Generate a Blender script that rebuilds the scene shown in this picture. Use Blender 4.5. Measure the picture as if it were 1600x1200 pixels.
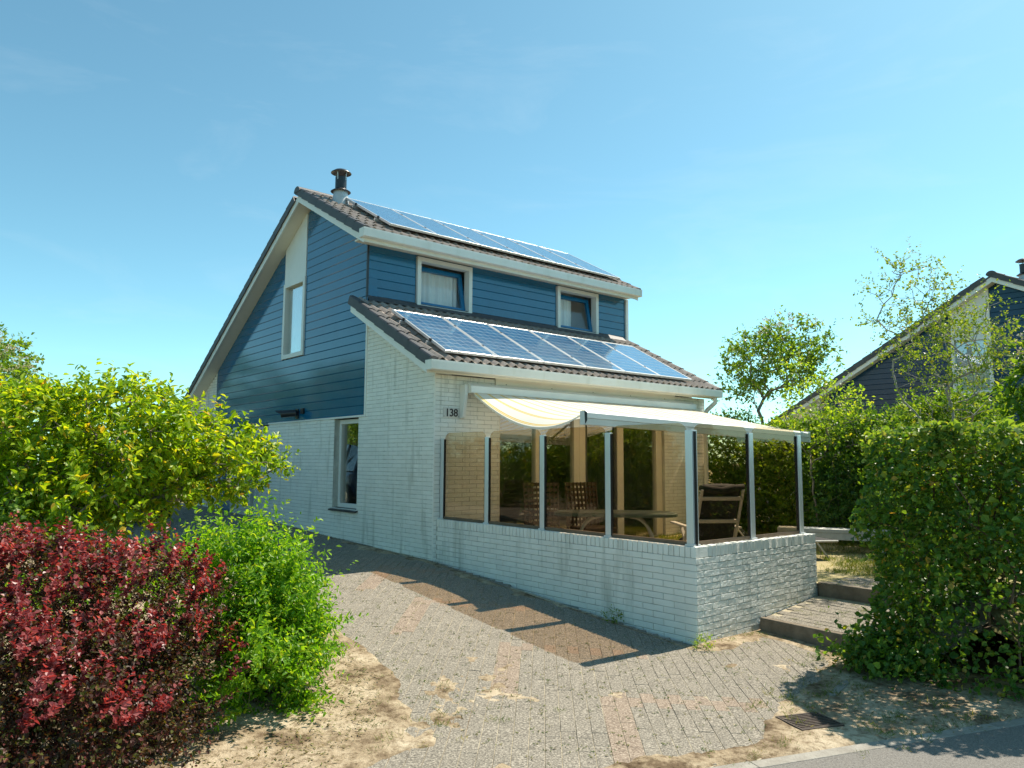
import bpy, math, random
import numpy as np
from mathutils import Matrix, Vector
random.seed(7); RNG = np.random.default_rng(11)
SC = bpy.context.scene; COL = SC.collection
for o in list(bpy.data.objects): bpy.data.objects.remove(o)

# ---------------------------------------------------------------- camera
cam = bpy.data.objects.new('camera', bpy.data.cameras.new('camera')); COL.objects.link(cam)
cam.data.sensor_fit = 'HORIZONTAL'; cam.data.sensor_width = 36.0
cam.data.lens = 1172.27 / 1600 * 36; cam.data.clip_start = .05; cam.data.clip_end = 3000
RT = Vector((.764105, -.645073, .004903)); UP = Vector((-.069514, -.074780, .994774)); FW = Vector((.641336, .760453, .101982))
CAM = Vector((-6.02171, -8.84869, 1.73618))
m = Matrix.Identity(4)
for i in range(3):
    m[i][0] = RT[i]; m[i][1] = UP[i]; m[i][2] = -FW[i]; m[i][3] = CAM[i]
cam.matrix_world = m
SC.camera = cam

# ---------------------------------------------------------------- light
SUN_EL = math.radians(55); SUN_AZ = math.radians(-3.5)          # azimuth from +X, towards -Y
sdir = Vector((math.cos(SUN_EL) * math.cos(SUN_AZ), math.cos(SUN_EL) * math.sin(SUN_AZ), math.sin(SUN_EL)))
W = bpy.data.worlds.new('World'); SC.world = W; W.use_nodes = True
wn = W.node_tree.nodes; wl = W.node_tree.links
bg = wn['Background']
sky = wn.new('ShaderNodeTexSky'); sky.sky_type = 'NISHITA'; sky.sun_disc = False
sky.sun_elevation = SUN_EL; sky.sun_rotation = math.atan2(sdir.x, sdir.y)
sky.altitude = 0; sky.air_density = 0.7; sky.dust_density = 0.45; sky.ozone_density = 1.0
tint = wn.new('ShaderNodeMix'); tint.data_type = 'RGBA'; tint.blend_type = 'MULTIPLY'
tint.inputs[0].default_value = 1.0; tint.inputs[7].default_value = (0.67, .99, 0.82, 1)
wl.new(sky.outputs[0], tint.inputs[6])
# faint high wisps of cloud
wg = wn.new('ShaderNodeTexCoord'); wm = wn.new('ShaderNodeMapping'); wm.inputs['Scale'].default_value = (2.2, 2.2, 9.0); wm.inputs['Rotation'].default_value = (.12, .1, .5); wl.new(wg.outputs['Generated'], wm.inputs[0])
wt = wn.new('ShaderNodeTexNoise'); wt.inputs['Scale'].default_value = 1.5; wt.inputs['Detail'].default_value = 9; wt.inputs['Roughness'].default_value = .62; wt.inputs['Distortion'].default_value = .6; wl.new(wm.outputs[0], wt.inputs[0])
wr = wn.new('ShaderNodeMapRange'); wr.inputs[1].default_value = .52; wr.inputs[2].default_value = .85; wr.inputs[3].default_value = 0; wr.inputs[4].default_value = .13; wl.new(wt.outputs[0], wr.inputs[0])
wc = wn.new('ShaderNodeMix'); wc.data_type = 'RGBA'; wl.new(wr.outputs[0], wc.inputs[0]); wl.new(tint.outputs[2], wc.inputs[6]); wc.inputs[7].default_value = (4.2, 4.6, 4.7, 1)
wl.new(wc.outputs[2], bg.inputs[0])
bg.inputs[1].default_value = 0.13
sun = bpy.data.objects.new('sun', bpy.data.lights.new('sun', 'SUN')); COL.objects.link(sun)
sun.data.energy = 4.3; sun.data.angle = math.radians(.53); sun.data.color = (1, .91, .77)
sun.rotation_euler = sdir.to_track_quat('Z', 'Y').to_euler()
SC.view_settings.view_transform = 'Standard'; SC.view_settings.look = 'None'
SC.view_settings.exposure = 0.95; SC.view_settings.gamma = 1.0; SC.view_settings.use_curve_mapping = False
SC.cycles.use_denoising = True
SC.cycles.max_bounces = 10; SC.cycles.transparent_max_bounces = 16; SC.cycles.transmission_bounces = 6
SC.cycles.caustics_reflective = False; SC.cycles.caustics_refractive = False
SC.cycles.sample_clamp_indirect = 6

# ---------------------------------------------------------------- materials
MATS = {}
def nodes_of(name):
    mt = bpy.data.materials.new(name); mt.use_nodes = True
    return mt, mt.node_tree.nodes, mt.node_tree.links
def rgb(c): return (c[0], c[1], c[2], 1)
def ramp(n, stops):
    r = n.new('ShaderNodeValToRGB'); e = r.color_ramp.elements
    while len(e) < len(stops): e.new(.5)
    for el, (p, c) in zip(e, stops): el.position = p; el.color = rgb(c)
    return r
def mat(name, c1, c2=None, scale=4., rough=.6, bump=0., bscale=40., spec=.4, metal=0., rnd=0., stretch=None, detail=6, c3=None, coat=0., streak=None):
    """plain procedural surface: two colours broken up by noise in world space, relief by a second noise, optional shift from piece to piece"""
    mt, n, l = nodes_of(name); p = n['Principled BSDF']
    p.inputs['Roughness'].default_value = rough; p.inputs['Metallic'].default_value = metal
    p.inputs['Specular IOR Level'].default_value = spec; p.inputs['Coat Weight'].default_value = coat
    g = n.new('ShaderNodeNewGeometry'); pos = g.outputs['Position']
    mp = n.new('ShaderNodeMapping'); l.new(pos, mp.inputs[0])
    if stretch: mp.inputs['Scale'].default_value = stretch
    t = n.new('ShaderNodeTexNoise'); t.inputs['Scale'].default_value = scale; t.inputs['Detail'].default_value = detail; t.inputs['Roughness'].default_value = .65
    l.new(mp.outputs[0], t.inputs[0])
    st = [(.32, c1), (.68, c2 or c1)]
    if c3: st = [(.28, c1), (.5, c2), (.72, c3)]
    r = ramp(n, st); l.new(t.outputs[0], r.inputs[0]); out = r.outputs[0]
    if streak:
        m2 = n.new('ShaderNodeMapping'); m2.inputs['Scale'].default_value = streak[0]; l.new(pos, m2.inputs[0])
        t2 = n.new('ShaderNodeTexNoise'); t2.inputs['Scale'].default_value = 1; t2.inputs['Detail'].default_value = 4; l.new(m2.outputs[0], t2.inputs[0])
        r2 = ramp(n, [(streak[2], (1, 1, 1)), (streak[3], streak[1])]); l.new(t2.outputs[0], r2.inputs[0])
        mm = n.new('ShaderNodeMix'); mm.data_type = 'RGBA'; mm.blend_type = 'MULTIPLY'; mm.inputs[0].default_value = 1
        l.new(out, mm.inputs[6]); l.new(r2.outputs[0], mm.inputs[7]); out = mm.outputs[2]
    if rnd:
        oi = n.new('ShaderNodeObjectInfo'); at = n.new('ShaderNodeAttribute'); at.attribute_name = 'rnd'
        ad = n.new('ShaderNodeMath'); ad.operation = 'ADD'; l.new(oi.outputs['Random'], ad.inputs[0]); l.new(at.outputs['Fac'], ad.inputs[1])
        fr = n.new('ShaderNodeMath'); fr.operation = 'FRACT'; l.new(ad.outputs[0], fr.inputs[0])
        mr = n.new('ShaderNodeMapRange'); mr.inputs[3].default_value = 1 - rnd; mr.inputs[4].default_value = 1 + rnd; l.new(fr.outputs[0], mr.inputs[0])
        hv = n.new('ShaderNodeHueSaturation'); l.new(out, hv.inputs['Color']); l.new(mr.outputs[0], hv.inputs['Value']); out = hv.outputs[0]
    l.new(out, p.inputs['Base Color'])
    if bump:
        tb = n.new('ShaderNodeTexNoise'); tb.inputs['Scale'].default_value = bscale; tb.inputs['Detail'].default_value = 5; l.new(mp.outputs[0], tb.inputs[0])
        b = n.new('ShaderNodeBump'); b.inputs['Strength'].default_value = bump; b.inputs['Distance'].default_value = .01
        l.new(tb.outputs[0], b.inputs['Height']); l.new(b.outputs[0], p.inputs['Normal'])
    MATS[name] = mt; return mt
def glass(name, tintc, refl=1.0, rough=.0, ior=1.5):
    """thin architectural pane: tinted straight-through light plus Fresnel reflection"""
    mt, n, l = nodes_of(name); n.remove(n['Principled BSDF'])
    tr = n.new('ShaderNodeBsdfTransparent'); tr.inputs[0].default_value = rgb(tintc)
    gl = n.new('ShaderNodeBsdfGlossy'); gl.inputs['Roughness'].default_value = rough; gl.inputs[0].default_value = (1, 1, 1, 1)
    ge = n.new('ShaderNodeNewGeometry'); dt = n.new('ShaderNodeVectorMath'); dt.operation = 'DOT_PRODUCT'; l.new(ge.outputs['Normal'], dt.inputs[0]); l.new(ge.outputs['Incoming'], dt.inputs[1])
    def mth(op, a, b=None, clamp=False):
        q = n.new('ShaderNodeMath'); q.operation = op; q.use_clamp = clamp; l.new(a, q.inputs[0])
        if b is not None: q.inputs[1].default_value = b
        return q.outputs[0]
    c = mth('ABSOLUTE', dt.outputs['Value']); c = mth('MULTIPLY', c, -1); c = mth('ADD', c, 1.0, True); c = mth('POWER', c, 5); c = mth('MULTIPLY', c, .96); c = mth('ADD', c, .04)   # Schlick
    mu = n.new('ShaderNodeMath'); mu.operation = 'MULTIPLY'; mu.use_clamp = True; mu.inputs[1].default_value = refl; l.new(c, mu.inputs[0])
    mx = n.new('ShaderNodeMixShader'); l.new(mu.outputs[0], mx.inputs[0]); l.new(tr.outputs[0], mx.inputs[1]); l.new(gl.outputs[0], mx.inputs[2])
    l.new(mx.outputs[0], n['Material Output'].inputs[0]); MATS[name] = mt; return mt
def leafmat(name, stops, trans=.45, tcol=None, rough=.42, spec=.35):
    mt, n, l = nodes_of(name); p = n['Principled BSDF']
    p.inputs['Roughness'].default_value = rough; p.inputs['Specular IOR Level'].default_value = spec
    at = n.new('ShaderNodeAttribute'); at.attribute_name = 'rnd'
    r = ramp(n, stops); l.new(at.outputs['Fac'], r.inputs[0]); l.new(r.outputs[0], p.inputs['Base Color'])
    tl = n.new('ShaderNodeBsdfTranslucent'); mm = n.new('ShaderNodeMix'); mm.data_type = 'RGBA'; mm.blend_type = 'MULTIPLY'; mm.inputs[0].default_value = 1
    l.new(r.outputs[0], mm.inputs[6]); mm.inputs[7].default_value = rgb(tcol or (2.0, 1.8, .5)); l.new(mm.outputs[2], tl.inputs[0])
    mx = n.new('ShaderNodeMixShader'); mx.inputs[0].default_value = trans
    l.new(p.outputs[0], mx.inputs[1]); l.new(tl.outputs[0], mx.inputs[2]); l.new(mx.outputs[0], n['Material Output'].inputs[0])
    MATS[name] = mt; return mt
M = MATS
mat('white_brick', (.79, .78, .72), (.87, .86, .80), 3, .75, .55, 70, .3, rnd=.035, streak=((6, 6, .9), (.60, .61, .57), .57, .8))
mat('rough_brick', (.74, .74, .69), (.82, .82, .77), 3, .7, .7, 60, .3, rnd=.05, streak=((7, 7, .8), (.66, .67, .63), .58, .82))
mat('mortar', (.44, .44, .40), (.60, .60, .55), 9, .9, .4, 60, .1, streak=((7, 7, .9), (.6, .6, .58), .5, .75))
mat('blue_board', (.006, .108, .215), (.008, .125, .245), 2, .10, .03, 30, .75, rnd=.06)
mat('blue_board_shaded', (.004, .034, .080), (.006, .042, .095), 2, .2, .04, 30, .4, rnd=.06)  # darker copy of the blue boarding, with shade put into the colour
mat('blue_frame', (.01, .15, .34), (.012, .17, .37), 5, .3, 0, 30, .5)
mat('white_trim', (.72, .72, .68), (.80, .80, .76), 2, .4, .05, 40, .45)
mat('gutter_white', (.72, .71, .66), (.82, .81, .76), 1.6, .35, .04, 30, .45, streak=((5, 5, 1.2), (.8, .79, .72), .55, .85))
mat('cream_board', (.74, .70, .60), (.80, .76, .66), 2, .5, .04, 30)
mat('cream_frame', (.72, .66, .54), (.78, .72, .60), 2.5, .35, .03, 40, .45)
mat('roof_tile', (.21, .175, .15), (.31, .262, .23), 7, .75, .5, 70, .3, rnd=.14, c3=(.40, .35, .31))
mat('verge_grey', (.060, .060, .066), (.085, .084, .09), 6, .55, .2, 60, .4, rnd=.08)
mat('lead', (.45, .47, .48), (.58, .60, .6), 8, .45, .15, 20, .5, metal=.3)
mat('black_metal', (.012, .014, .018), (.022, .025, .03), 6, .35, .05, 40, .5)
mat('black_plastic', (.01, .011, .014), (.018, .019, .022), 6, .4)
mat('rubber', (.008, .008, .009), (.014, .014, .014), 9, .6)
mat('aluminium', (.62, .66, .68), (.70, .73, .75), 1.5, .3, .02, 30, .5, metal=.35)
mat('panel_frame', (.52, .53, .54), (.60, .61, .62), 3, .3, 0, 30, .5, metal=.5)
mat('dark_sill', (.02, .022, .025), (.04, .04, .045), 10, .4, .2, 60)
mat('curtain', (.78, .80, .80), (.86, .87, .87), 3, .85, 0)
mat('interior', (.16, .14, .12), (.22, .2, .17), 1, .9)
mat('paver', (.10, .09, .075), (.235, .21, .172), 75, .9, .9, 160, .2, rnd=.05, c3=(.47, .42, .345), detail=2)
mat('paver_pink', (.14, .105, .08), (.275, .215, .165), 75, .9, .9, 160, .2, rnd=.05, c3=(.48, .395, .315), detail=2)
mat('joint_sand', (.36, .31, .22), (.50, .44, .32), 14, .95, .8, 90, .1)
mat('concrete', (.22, .20, .17), (.33, .31, .27), 8, .85, .6, 70, .25, rnd=.05)
mat('step_edge', (.13, .105, .075), (.22, .18, .135), 8, .85, .5, 70, .25)
mat('asphalt', (.095, .088, .08), (.19, .178, .16), 90, .85, .9, 150, .3, c3=(.26, .245, .225))
mat('rust', (.03, .022, .018), (.07, .045, .03), 20, .7, .5, 60)
mat('wood_dark', (.10, .07, .045), (.18, .13, .085), 6, .6, .2, 60, stretch=(1, 1, 6))
mat('wood_grey', (.42, .41, .38), (.56, .54, .50), 6, .6, .2, 60, stretch=(6, 1, 1))
mat('wicker', (.06, .035, .02), (.14, .085, .05), 30, .6, .6, 90)
mat('black_fabric', (.012, .012, .014), (.03, .03, .032), 12, .85, .4, 80)
mat('green_stone', (.05, .075, .06), (.10, .13, .10), 9, .35, .1, 40)
mat('bark', (.14, .115, .09), (.30, .26, .21), 18, .9, .8, 60, .2, stretch=(1, 1, .35))
mat('bark_birch', (.25, .22, .18), (.46, .43, .38), 14, .85, .6, 50, .2)
mat('twig', (.08, .055, .035), (.17, .12, .08), 20, .85, .3, 60, .2)
mat('number_plate', (.55, .54, .50), (.62, .61, .57), 6, .35)
mat('digit_black', (.03, .025, .025), (.05, .04, .04), 10, .6)
mat('car_blue', (.004, .012, .05), (.005, .015, .06), 2, .25, 0, 30, .6, coat=.8)
mat('car_plate', (.7, .5, .03), (.75, .55, .04), 5, .4)
mat('lamp_glass', (.5, .5, .5), (.6, .6, .6), 5, .1)
mat('lamp_red', (.25, .01, .01), (.3, .012, .012), 5, .15)
mat('chrome', (.6, .6, .62), (.7, .7, .72), 5, .2, metal=1)
mat('soil', (.06, .045, .03), (.12, .09, .06), 20, .95, .8, 60)
glass('pane_clear', (.92, .95, .95), 4.0)
glass('pane_plain', (.97, .98, .98), 1.0)
glass('pane_bronze', (.83, .73, .61), .7)
glass('pane_car', (.12, .14, .15), 1.6)

def ground_material():
    mt, n, l = nodes_of('ground_sand'); p = n['Principled BSDF']; p.inputs['Roughness'].default_value = .95; p.inputs['Specular IOR Level'].default_value = .1
    g = n.new('ShaderNodeNewGeometry')
    def noise(s, d=8, r=.65):
        t = n.new('ShaderNodeTexNoise'); t.inputs['Scale'].default_value = s; t.inputs['Detail'].default_value = d; t.inputs['Roughness'].default_value = r
        l.new(g.outputs['Position'], t.inputs[0]); return t
    t1 = noise(2.6); t2 = noise(17, 10, .72); t3 = noise(.8, 4)
    r1 = ramp(n, [(.36, (.15, .105, .065)), (.47, (.34, .265, .175)), (.66, (.54, .45, .325))]); l.new(t1.outputs[0], r1.inputs[0])
    r2 = ramp(n, [(.38, (.30, .25, .19)), (.52, (1, 1, 1))]); l.new(t2.outputs[0], r2.inputs[0])
    mm = n.new('ShaderNodeMix'); mm.data_type = 'RGBA'; mm.blend_type = 'MULTIPLY'; mm.inputs[0].default_value = .75
    l.new(r1.outputs[0], mm.inputs[6]); l.new(r2.outputs[0], mm.inputs[7])
    at = n.new('ShaderNodeAttribute'); at.attribute_name = 'soil'
    sm = n.new('ShaderNodeMix'); sm.data_type = 'RGBA'; l.new(at.outputs['Fac'], sm.inputs[0]); l.new(mm.outputs[2], sm.inputs[6])
    r3 = ramp(n, [(.4, (.055, .075, .022)), (.6, (.14, .12, .06))]); l.new(t3.outputs[0], r3.inputs[0]); l.new(r3.outputs[0], sm.inputs[7])
    l.new(sm.outputs[2], p.inputs['Base Color'])
    b = n.new('ShaderNodeBump'); b.inputs['Strength'].default_value = .8; b.inputs['Distance'].default_value = .02
    t4 = noise(55); l.new(t4.outputs[0], b.inputs['Height']); l.new(b.outputs[0], p.inputs['Normal'])
    MATS['ground_sand'] = mt
ground_material()
def lawn_material():
    mat('lawn_base', (.10, .13, .03), (.36, .30, .16), 1.6, .95, .8, 60, .1, c3=(.46, .38, .23))
lawn_material()
def awning_material():
    mt, n, l = nodes_of('awning_cloth'); n.remove(n['Principled BSDF'])
    tc = n.new('ShaderNodeTexCoord'); sx = n.new('ShaderNodeSeparateXYZ'); l.new(tc.outputs['Object'], sx.inputs[0])
    mo = n.new('ShaderNodeMath'); mo.operation = 'MULTIPLY'; mo.inputs[1].default_value = 1 / .235; l.new(sx.outputs[0], mo.inputs[0])
    fr = n.new('ShaderNodeMath'); fr.operation = 'FRACT'; l.new(mo.outputs[0], fr.inputs[0])
    r = ramp(n, [(.0, (.97, .95, .87)), (.5, (.95, .64, .14)), (.56, (.96, .9, .68)), (.62, (.95, .64, .14)), (.7, (.97, .95, .87))]); r.color_ramp.interpolation = 'CONSTANT'
    l.new(fr.outputs[0], r.inputs[0])
    d = n.new('ShaderNodeBsdfDiffuse'); t = n.new('ShaderNodeBsdfTranslucent'); l.new(r.outputs[0], d.inputs[0]); l.new(r.outputs[0], t.inputs[0])
    mx = n.new('ShaderNodeMixShader'); mx.inputs[0].default_value = .45; l.new(d.outputs[0], mx.inputs[1]); l.new(t.outputs[0], mx.inputs[2])
    l.new(mx.outputs[0], n['Material Output'].inputs[0]); MATS['awning_cloth'] = mt
awning_material()
def cell_material():
    mt, n, l = nodes_of('solar_cell'); p = n['Principled BSDF']; p.inputs['Roughness'].default_value = .12; p.inputs['Coat Weight'].default_value = 1; p.inputs['Coat Roughness'].default_value = .03
    p.inputs['Specular IOR Level'].default_value = .5
    g = n.new('ShaderNodeNewGeometry'); v = n.new('ShaderNodeTexVoronoi'); v.inputs['Scale'].default_value = 55; l.new(g.outputs['Position'], v.inputs[0])
    at = n.new('ShaderNodeAttribute'); at.attribute_name = 'rnd'
    ad = n.new('ShaderNodeMath'); ad.operation = 'MULTIPLY_ADD'; ad.inputs[1].default_value = .35; l.new(v.outputs['Color'], ad.inputs[0]); l.new(at.outputs['Fac'], ad.inputs[2])
    r = ramp(n, [(.1, (.03, .12, .27)), (1.0, (.07, .23, .42))]); l.new(ad.outputs[0], r.inputs[0]); l.new(r.outputs[0], p.inputs['Base Color']); MATS['solar_cell'] = mt
cell_material()
mat('panel_back', (.62, .66, .70), (.66, .70, .74), 3, .15, coat=1)

leafmat('leaf_viburnum', [(0, (0.093, 0.196, 0.011)), (.45, (0.202, 0.330, 0.017)), (.85, (0.342, 0.434, 0.022)), (.97, (0.466, 0.450, 0.033)), (1, (0.466, 0.240, 0.044))], .5)
leafmat('leaf_privet', [(0, (0.068, 0.188, 0.010)), (.5, (0.135, 0.300, 0.015)), (.9, (0.243, 0.388, 0.030)), (1, (0.351, 0.413, 0.040))], .5)
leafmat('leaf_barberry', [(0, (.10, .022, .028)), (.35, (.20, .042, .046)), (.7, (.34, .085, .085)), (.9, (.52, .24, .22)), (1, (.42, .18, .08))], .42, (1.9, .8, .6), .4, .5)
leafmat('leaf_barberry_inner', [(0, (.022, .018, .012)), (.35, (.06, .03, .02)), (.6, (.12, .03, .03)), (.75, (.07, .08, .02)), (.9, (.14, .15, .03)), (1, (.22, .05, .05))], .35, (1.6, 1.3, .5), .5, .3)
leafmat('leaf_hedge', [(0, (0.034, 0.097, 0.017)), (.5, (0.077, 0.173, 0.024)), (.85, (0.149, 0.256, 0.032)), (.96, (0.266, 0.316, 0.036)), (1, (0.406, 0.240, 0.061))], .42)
leafmat('leaf_hedge_lit', [(0, (0.088, 0.175, 0.033)), (.5, (0.163, 0.263, 0.050)), (.9, (0.263, 0.338, 0.066)), (1, (0.375, 0.275, 0.077))], .4)  # lighter copy of the hedge leaf, light from above put into the colour
leafmat('leaf_dark', [(0, (0.031, 0.088, 0.022)), (.5, (0.062, 0.144, 0.031)), (.9, (0.106, 0.200, 0.039)), (1, (0.175, 0.250, 0.044))], .42)
leafmat('leaf_mid', [(0, (0.062, 0.138, 0.018)), (.5, (0.112, 0.213, 0.026)), (.9, (0.175, 0.275, 0.033)), (1, (0.250, 0.300, 0.044))], .47)
leafmat('leaf_yellow', [(0, (0.110, 0.221, 0.022)), (.5, (0.200, 0.319, 0.033)), (.9, (0.290, 0.380, 0.039)), (1, (0.360, 0.331, 0.055))], .5)
leafmat('leaf_birch', [(0, (0.085, 0.163, 0.022)), (.5, (0.149, 0.225, 0.033)), (.9, (0.212, 0.275, 0.039)), (1, (0.255, 0.225, 0.044))], .47)
leafmat('blossom', [(0, (.42, .38, .26)), (.6, (.58, .54, .40)), (1, (.62, .46, .34))], .3, (1.1, 1.0, .8))
leafmat('grass', [(0, (.04, .085, .012)), (.5, (.085, .14, .02)), (.8, (.16, .18, .03)), (1, (.30, .25, .10))], .4)
leafmat('litter', [(0, (.09, .06, .03)), (.4, (.12, .15, .03)), (.8, (.16, .12, .05)), (1, (.25, .2, .08))], .2)

# ---------------------------------------------------------------- mesh helpers
class MB:
    def __init__(s): s.v = []; s.f = []; s.mi = []
    def add(s, vs, fs, mi=0):
        k = len(s.v); s.v += [tuple(v) for v in vs]; s.f += [tuple(i + k for i in f) for f in fs]; s.mi += [mi] * len(fs); return s
    def box(s, x0, x1, y0, y1, z0, z1, mi=0):
        vs = [(x0, y0, z0), (x1, y0, z0), (x1, y1, z0), (x0, y1, z0), (x0, y0, z1), (x1, y0, z1), (x1, y1, z1), (x0, y1, z1)]
        return s.add(vs, [(0, 3, 2, 1), (4, 5, 6, 7), (0, 1, 5, 4), (1, 2, 6, 5), (2, 3, 7, 6), (3, 0, 4, 7)], mi)
    def prism(s, pts, axis, a, b, mi=0):
        """pts: 2D outline; axis 'x': pts=(y,z) swept x a..b; 'y': pts=(x,z); 'z': pts=(x,y)"""
        def P(p, t): return {'x': (t, p[0], p[1]), 'y': (p[0], t, p[1]), 'z': (p[0], p[1], t)}[axis]
        n = len(pts); vs = [P(p, a) for p in pts] + [P(p, b) for p in pts]
        fs = [tuple(range(n))[::-1], tuple(range(n, 2 * n))] + [(i, (i + 1) % n, n + (i + 1) % n, n + i) for i in range(n)]
        return s.add(vs, fs, mi)
    def bar(s, p, q, w, h, up=(0, 0, 1), mi=0):
        p = Vector(p); q = Vector(q); d = (q - p).normalized(); u = Vector(up); r = d.cross(u)
        if r.length < 1e-4: r = d.cross(Vector((1, 0, 0)))
        r.normalize(); u = r.cross(d)
        vs = []
        for c in (p, q):
            for a, b in ((-1, -1), (1, -1), (1, 1), (-1, 1)): vs.append(c + r * (a * w / 2) + u * (b * h / 2))
        return s.add(vs, [(3, 2, 1, 0), (4, 5, 6, 7), (0, 1, 5, 4), (1, 2, 6, 5), (2, 3, 7, 6), (3, 0, 4, 7)], mi)
    def tube(s, pts, rad, n=8, mi=0, cap=True):
        pts = [Vector(p) for p in pts]; rad = rad if isinstance(rad, (list, tuple)) else [rad] * len(pts); k0 = len(s.v); prev = None
        for i, p in enumerate(pts):
            d = (pts[min(i + 1, len(pts) - 1)] - pts[max(i - 1, 0)]).normalized()
            r = d.cross(Vector((0, 0, 1))) if prev is None else prev - d * prev.dot(d)
            if r.length < 1e-3: r = d.cross(Vector((1, 0, 0)))
            r.normalize(); prev = r; u = r.cross(d)
            for j in range(n):
                a = 2 * math.pi * j / n; s.v.append(tuple(p + (r * math.cos(a) + u * math.sin(a)) * rad[i]))
        for i in range(len(pts) - 1):
            for j in range(n): s.f.append((k0 + i * n + j, k0 + (i + 1) * n + j, k0 + (i + 1) * n + (j + 1) % n, k0 + i * n + (j + 1) % n)); s.mi.append(mi)
        if cap:
            s.f.append(tuple(k0 + j for j in range(n))); s.f.append(tuple(k0 + (len(pts) - 1) * n + j for j in range(n))[::-1]); s.mi += [mi, mi]
        return s
    def lathe(s, prof, c, n=24, mi=0):
        k0 = len(s.v)
        for r, z in prof:
            for j in range(n):
                a = 2 * math.pi * j / n; s.v.append((c[0] + r * math.cos(a), c[1] + r * math.sin(a), c[2] + z))
        for i in range(len(prof) - 1):
            for j in range(n): s.f.append((k0 + i * n + j, k0 + i * n + (j + 1) % n, k0 + (i + 1) * n + (j + 1) % n, k0 + (i + 1) * n + j)); s.mi.append(mi)
        return s
    def mesh(s, name, mats, smooth=False):
        me = bpy.data.meshes.new(name); me.from_pydata(s.v, [], s.f)
        for k in (mats if isinstance(mats, (list, tuple)) else [mats]): me.materials.append(M[k])
        if max(s.mi, default=0): me.polygons.foreach_set('material_index', s.mi)
        me.update()
        if smooth: me.polygons.foreach_set('use_smooth', [True] * len(s.f))
        else: me.shade_flat()
        return me
    def build(s, name, mats, parent=None, bevel=0, smooth=False, loc=(0, 0, 0)):
        return obj(name, s.mesh(name, mats, smooth), parent, bevel, loc)
def obj(name, me, parent=None, bevel=0, loc=(0, 0, 0), rot=(0, 0, 0), scale=(1, 1, 1)):
    o = bpy.data.objects.new(name, me); COL.objects.link(o); o.parent = parent
    o.location = loc; o.rotation_euler = rot; o.scale = scale
    if bevel:
        b = o.modifiers.new('bevel', 'BEVEL'); b.width = bevel; b.segments = 2; b.limit_method = 'ANGLE'; b.angle_limit = math.radians(40)
    return o
def tag(o, label=None, cat=None, group=None, kind=None):
    if label: o['label'] = label
    if cat: o['category'] = cat
    if group: o['group'] = group
    if kind: o['kind'] = kind
    return o
def thing(name, label, cat, loc=(0, 0, 0), rz=0, group=None):
    o = bpy.data.objects.new(name, None); COL.objects.link(o); o.location = loc; o.rotation_euler = (0, 0, rz); o.empty_display_size = .2
    return tag(o, label, cat, group)
def smooth_angle(o, deg=40):
    me = o.data; me.polygons.foreach_set('use_smooth', [True] * len(me.polygons)); me.set_sharp_from_angle(angle=math.radians(deg)); return o
def np_mesh(name, V, F, mats, rnd=None, smooth=False, mi=None):
    """V (n,3), F (m,k) all faces with k corners"""
    me = bpy.data.meshes.new(name); V = np.ascontiguousarray(V, np.float32); F = np.ascontiguousarray(F, np.int32); m_, k = F.shape
    me.vertices.add(len(V)); me.vertices.foreach_set('co', V.ravel())
    me.loops.add(m_ * k); me.loops.foreach_set('vertex_index', F.ravel())
    me.polygons.add(m_); me.polygons.foreach_set('loop_start', np.arange(0, m_ * k, k, dtype=np.int32)); me.polygons.foreach_set('loop_total', np.full(m_, k, np.int32))
    for a in (mats if isinstance(mats, (list, tuple)) else [mats]): me.materials.append(M[a])
    if mi is not None: me.polygons.foreach_set('material_index', np.ascontiguousarray(mi, np.int32))
    me.update(calc_edges=True)
    if smooth: me.polygons.foreach_set('use_smooth', np.ones(m_, bool))
    else: me.shade_flat()
    if rnd is not None:
        at = me.attributes.new('rnd', 'FLOAT', 'FACE'); at.data.foreach_set('value', np.ascontiguousarray(rnd, np.float32))
    return me

# ---------------------------------------------------------------- terrain heights
GY = [-60, -6.0, -4.4, 0, 3, 6, 10, 60]; GZ = [-.06, -.06, 0., .35, .44, .56, .64, .7]
def gh(y): return np.interp(y, GY, GZ)
DRIVE = [(.03, 13), (.03, -4.41), (1.10, -4.41), (.93, -5.42), (.32, -5.72), (-.62, -5.86), (-1.55, -6.18), (-4.5, -5.25), (-3.95, -4.78), (-3.35, -4.3), (-2.95, -3.7), (-2.8, -2.8), (-2.85, -1.6), (-2.75, -.4), (-2.3, .9), (-2.2, 2.3), (-2.9, 3.2), (-6.5, 3.7), (-6.5, 13)]
def inside(poly, x, y):
    x = np.asarray(x, float); y = np.asarray(y, float); r = np.zeros(np.broadcast(x, y).shape, bool); n = len(poly)
    for i in range(n):
        (x1, y1), (x2, y2) = poly[i], poly[(i + 1) % n]
        if y1 == y2: continue
        c = ((y1 > y) != (y2 > y)) & (x < (x2 - x1) * (y - y1) / (y2 - y1) + x1); r ^= c
    return r
def edge_dist(poly, x, y):
    d = np.full(np.shape(x), 1e9); n = len(poly)
    for i in range(n):
        (x1, y1), (x2, y2) = poly[i], poly[(i + 1) % n]; dx, dy = x2 - x1, y2 - y1
        t = np.clip(((x - x1) * dx + (y - y1) * dy) / (dx * dx + dy * dy), 0, 1)
        d = np.minimum(d, np.hypot(x - x1 - t * dx, y - y1 - t * dy))
    return d
ROAD_P = Vector((-1.91, -6.26)); ROAD_T = Vector((.9397, -.342)); ROAD_N = Vector((-.342, -.9397))
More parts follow.
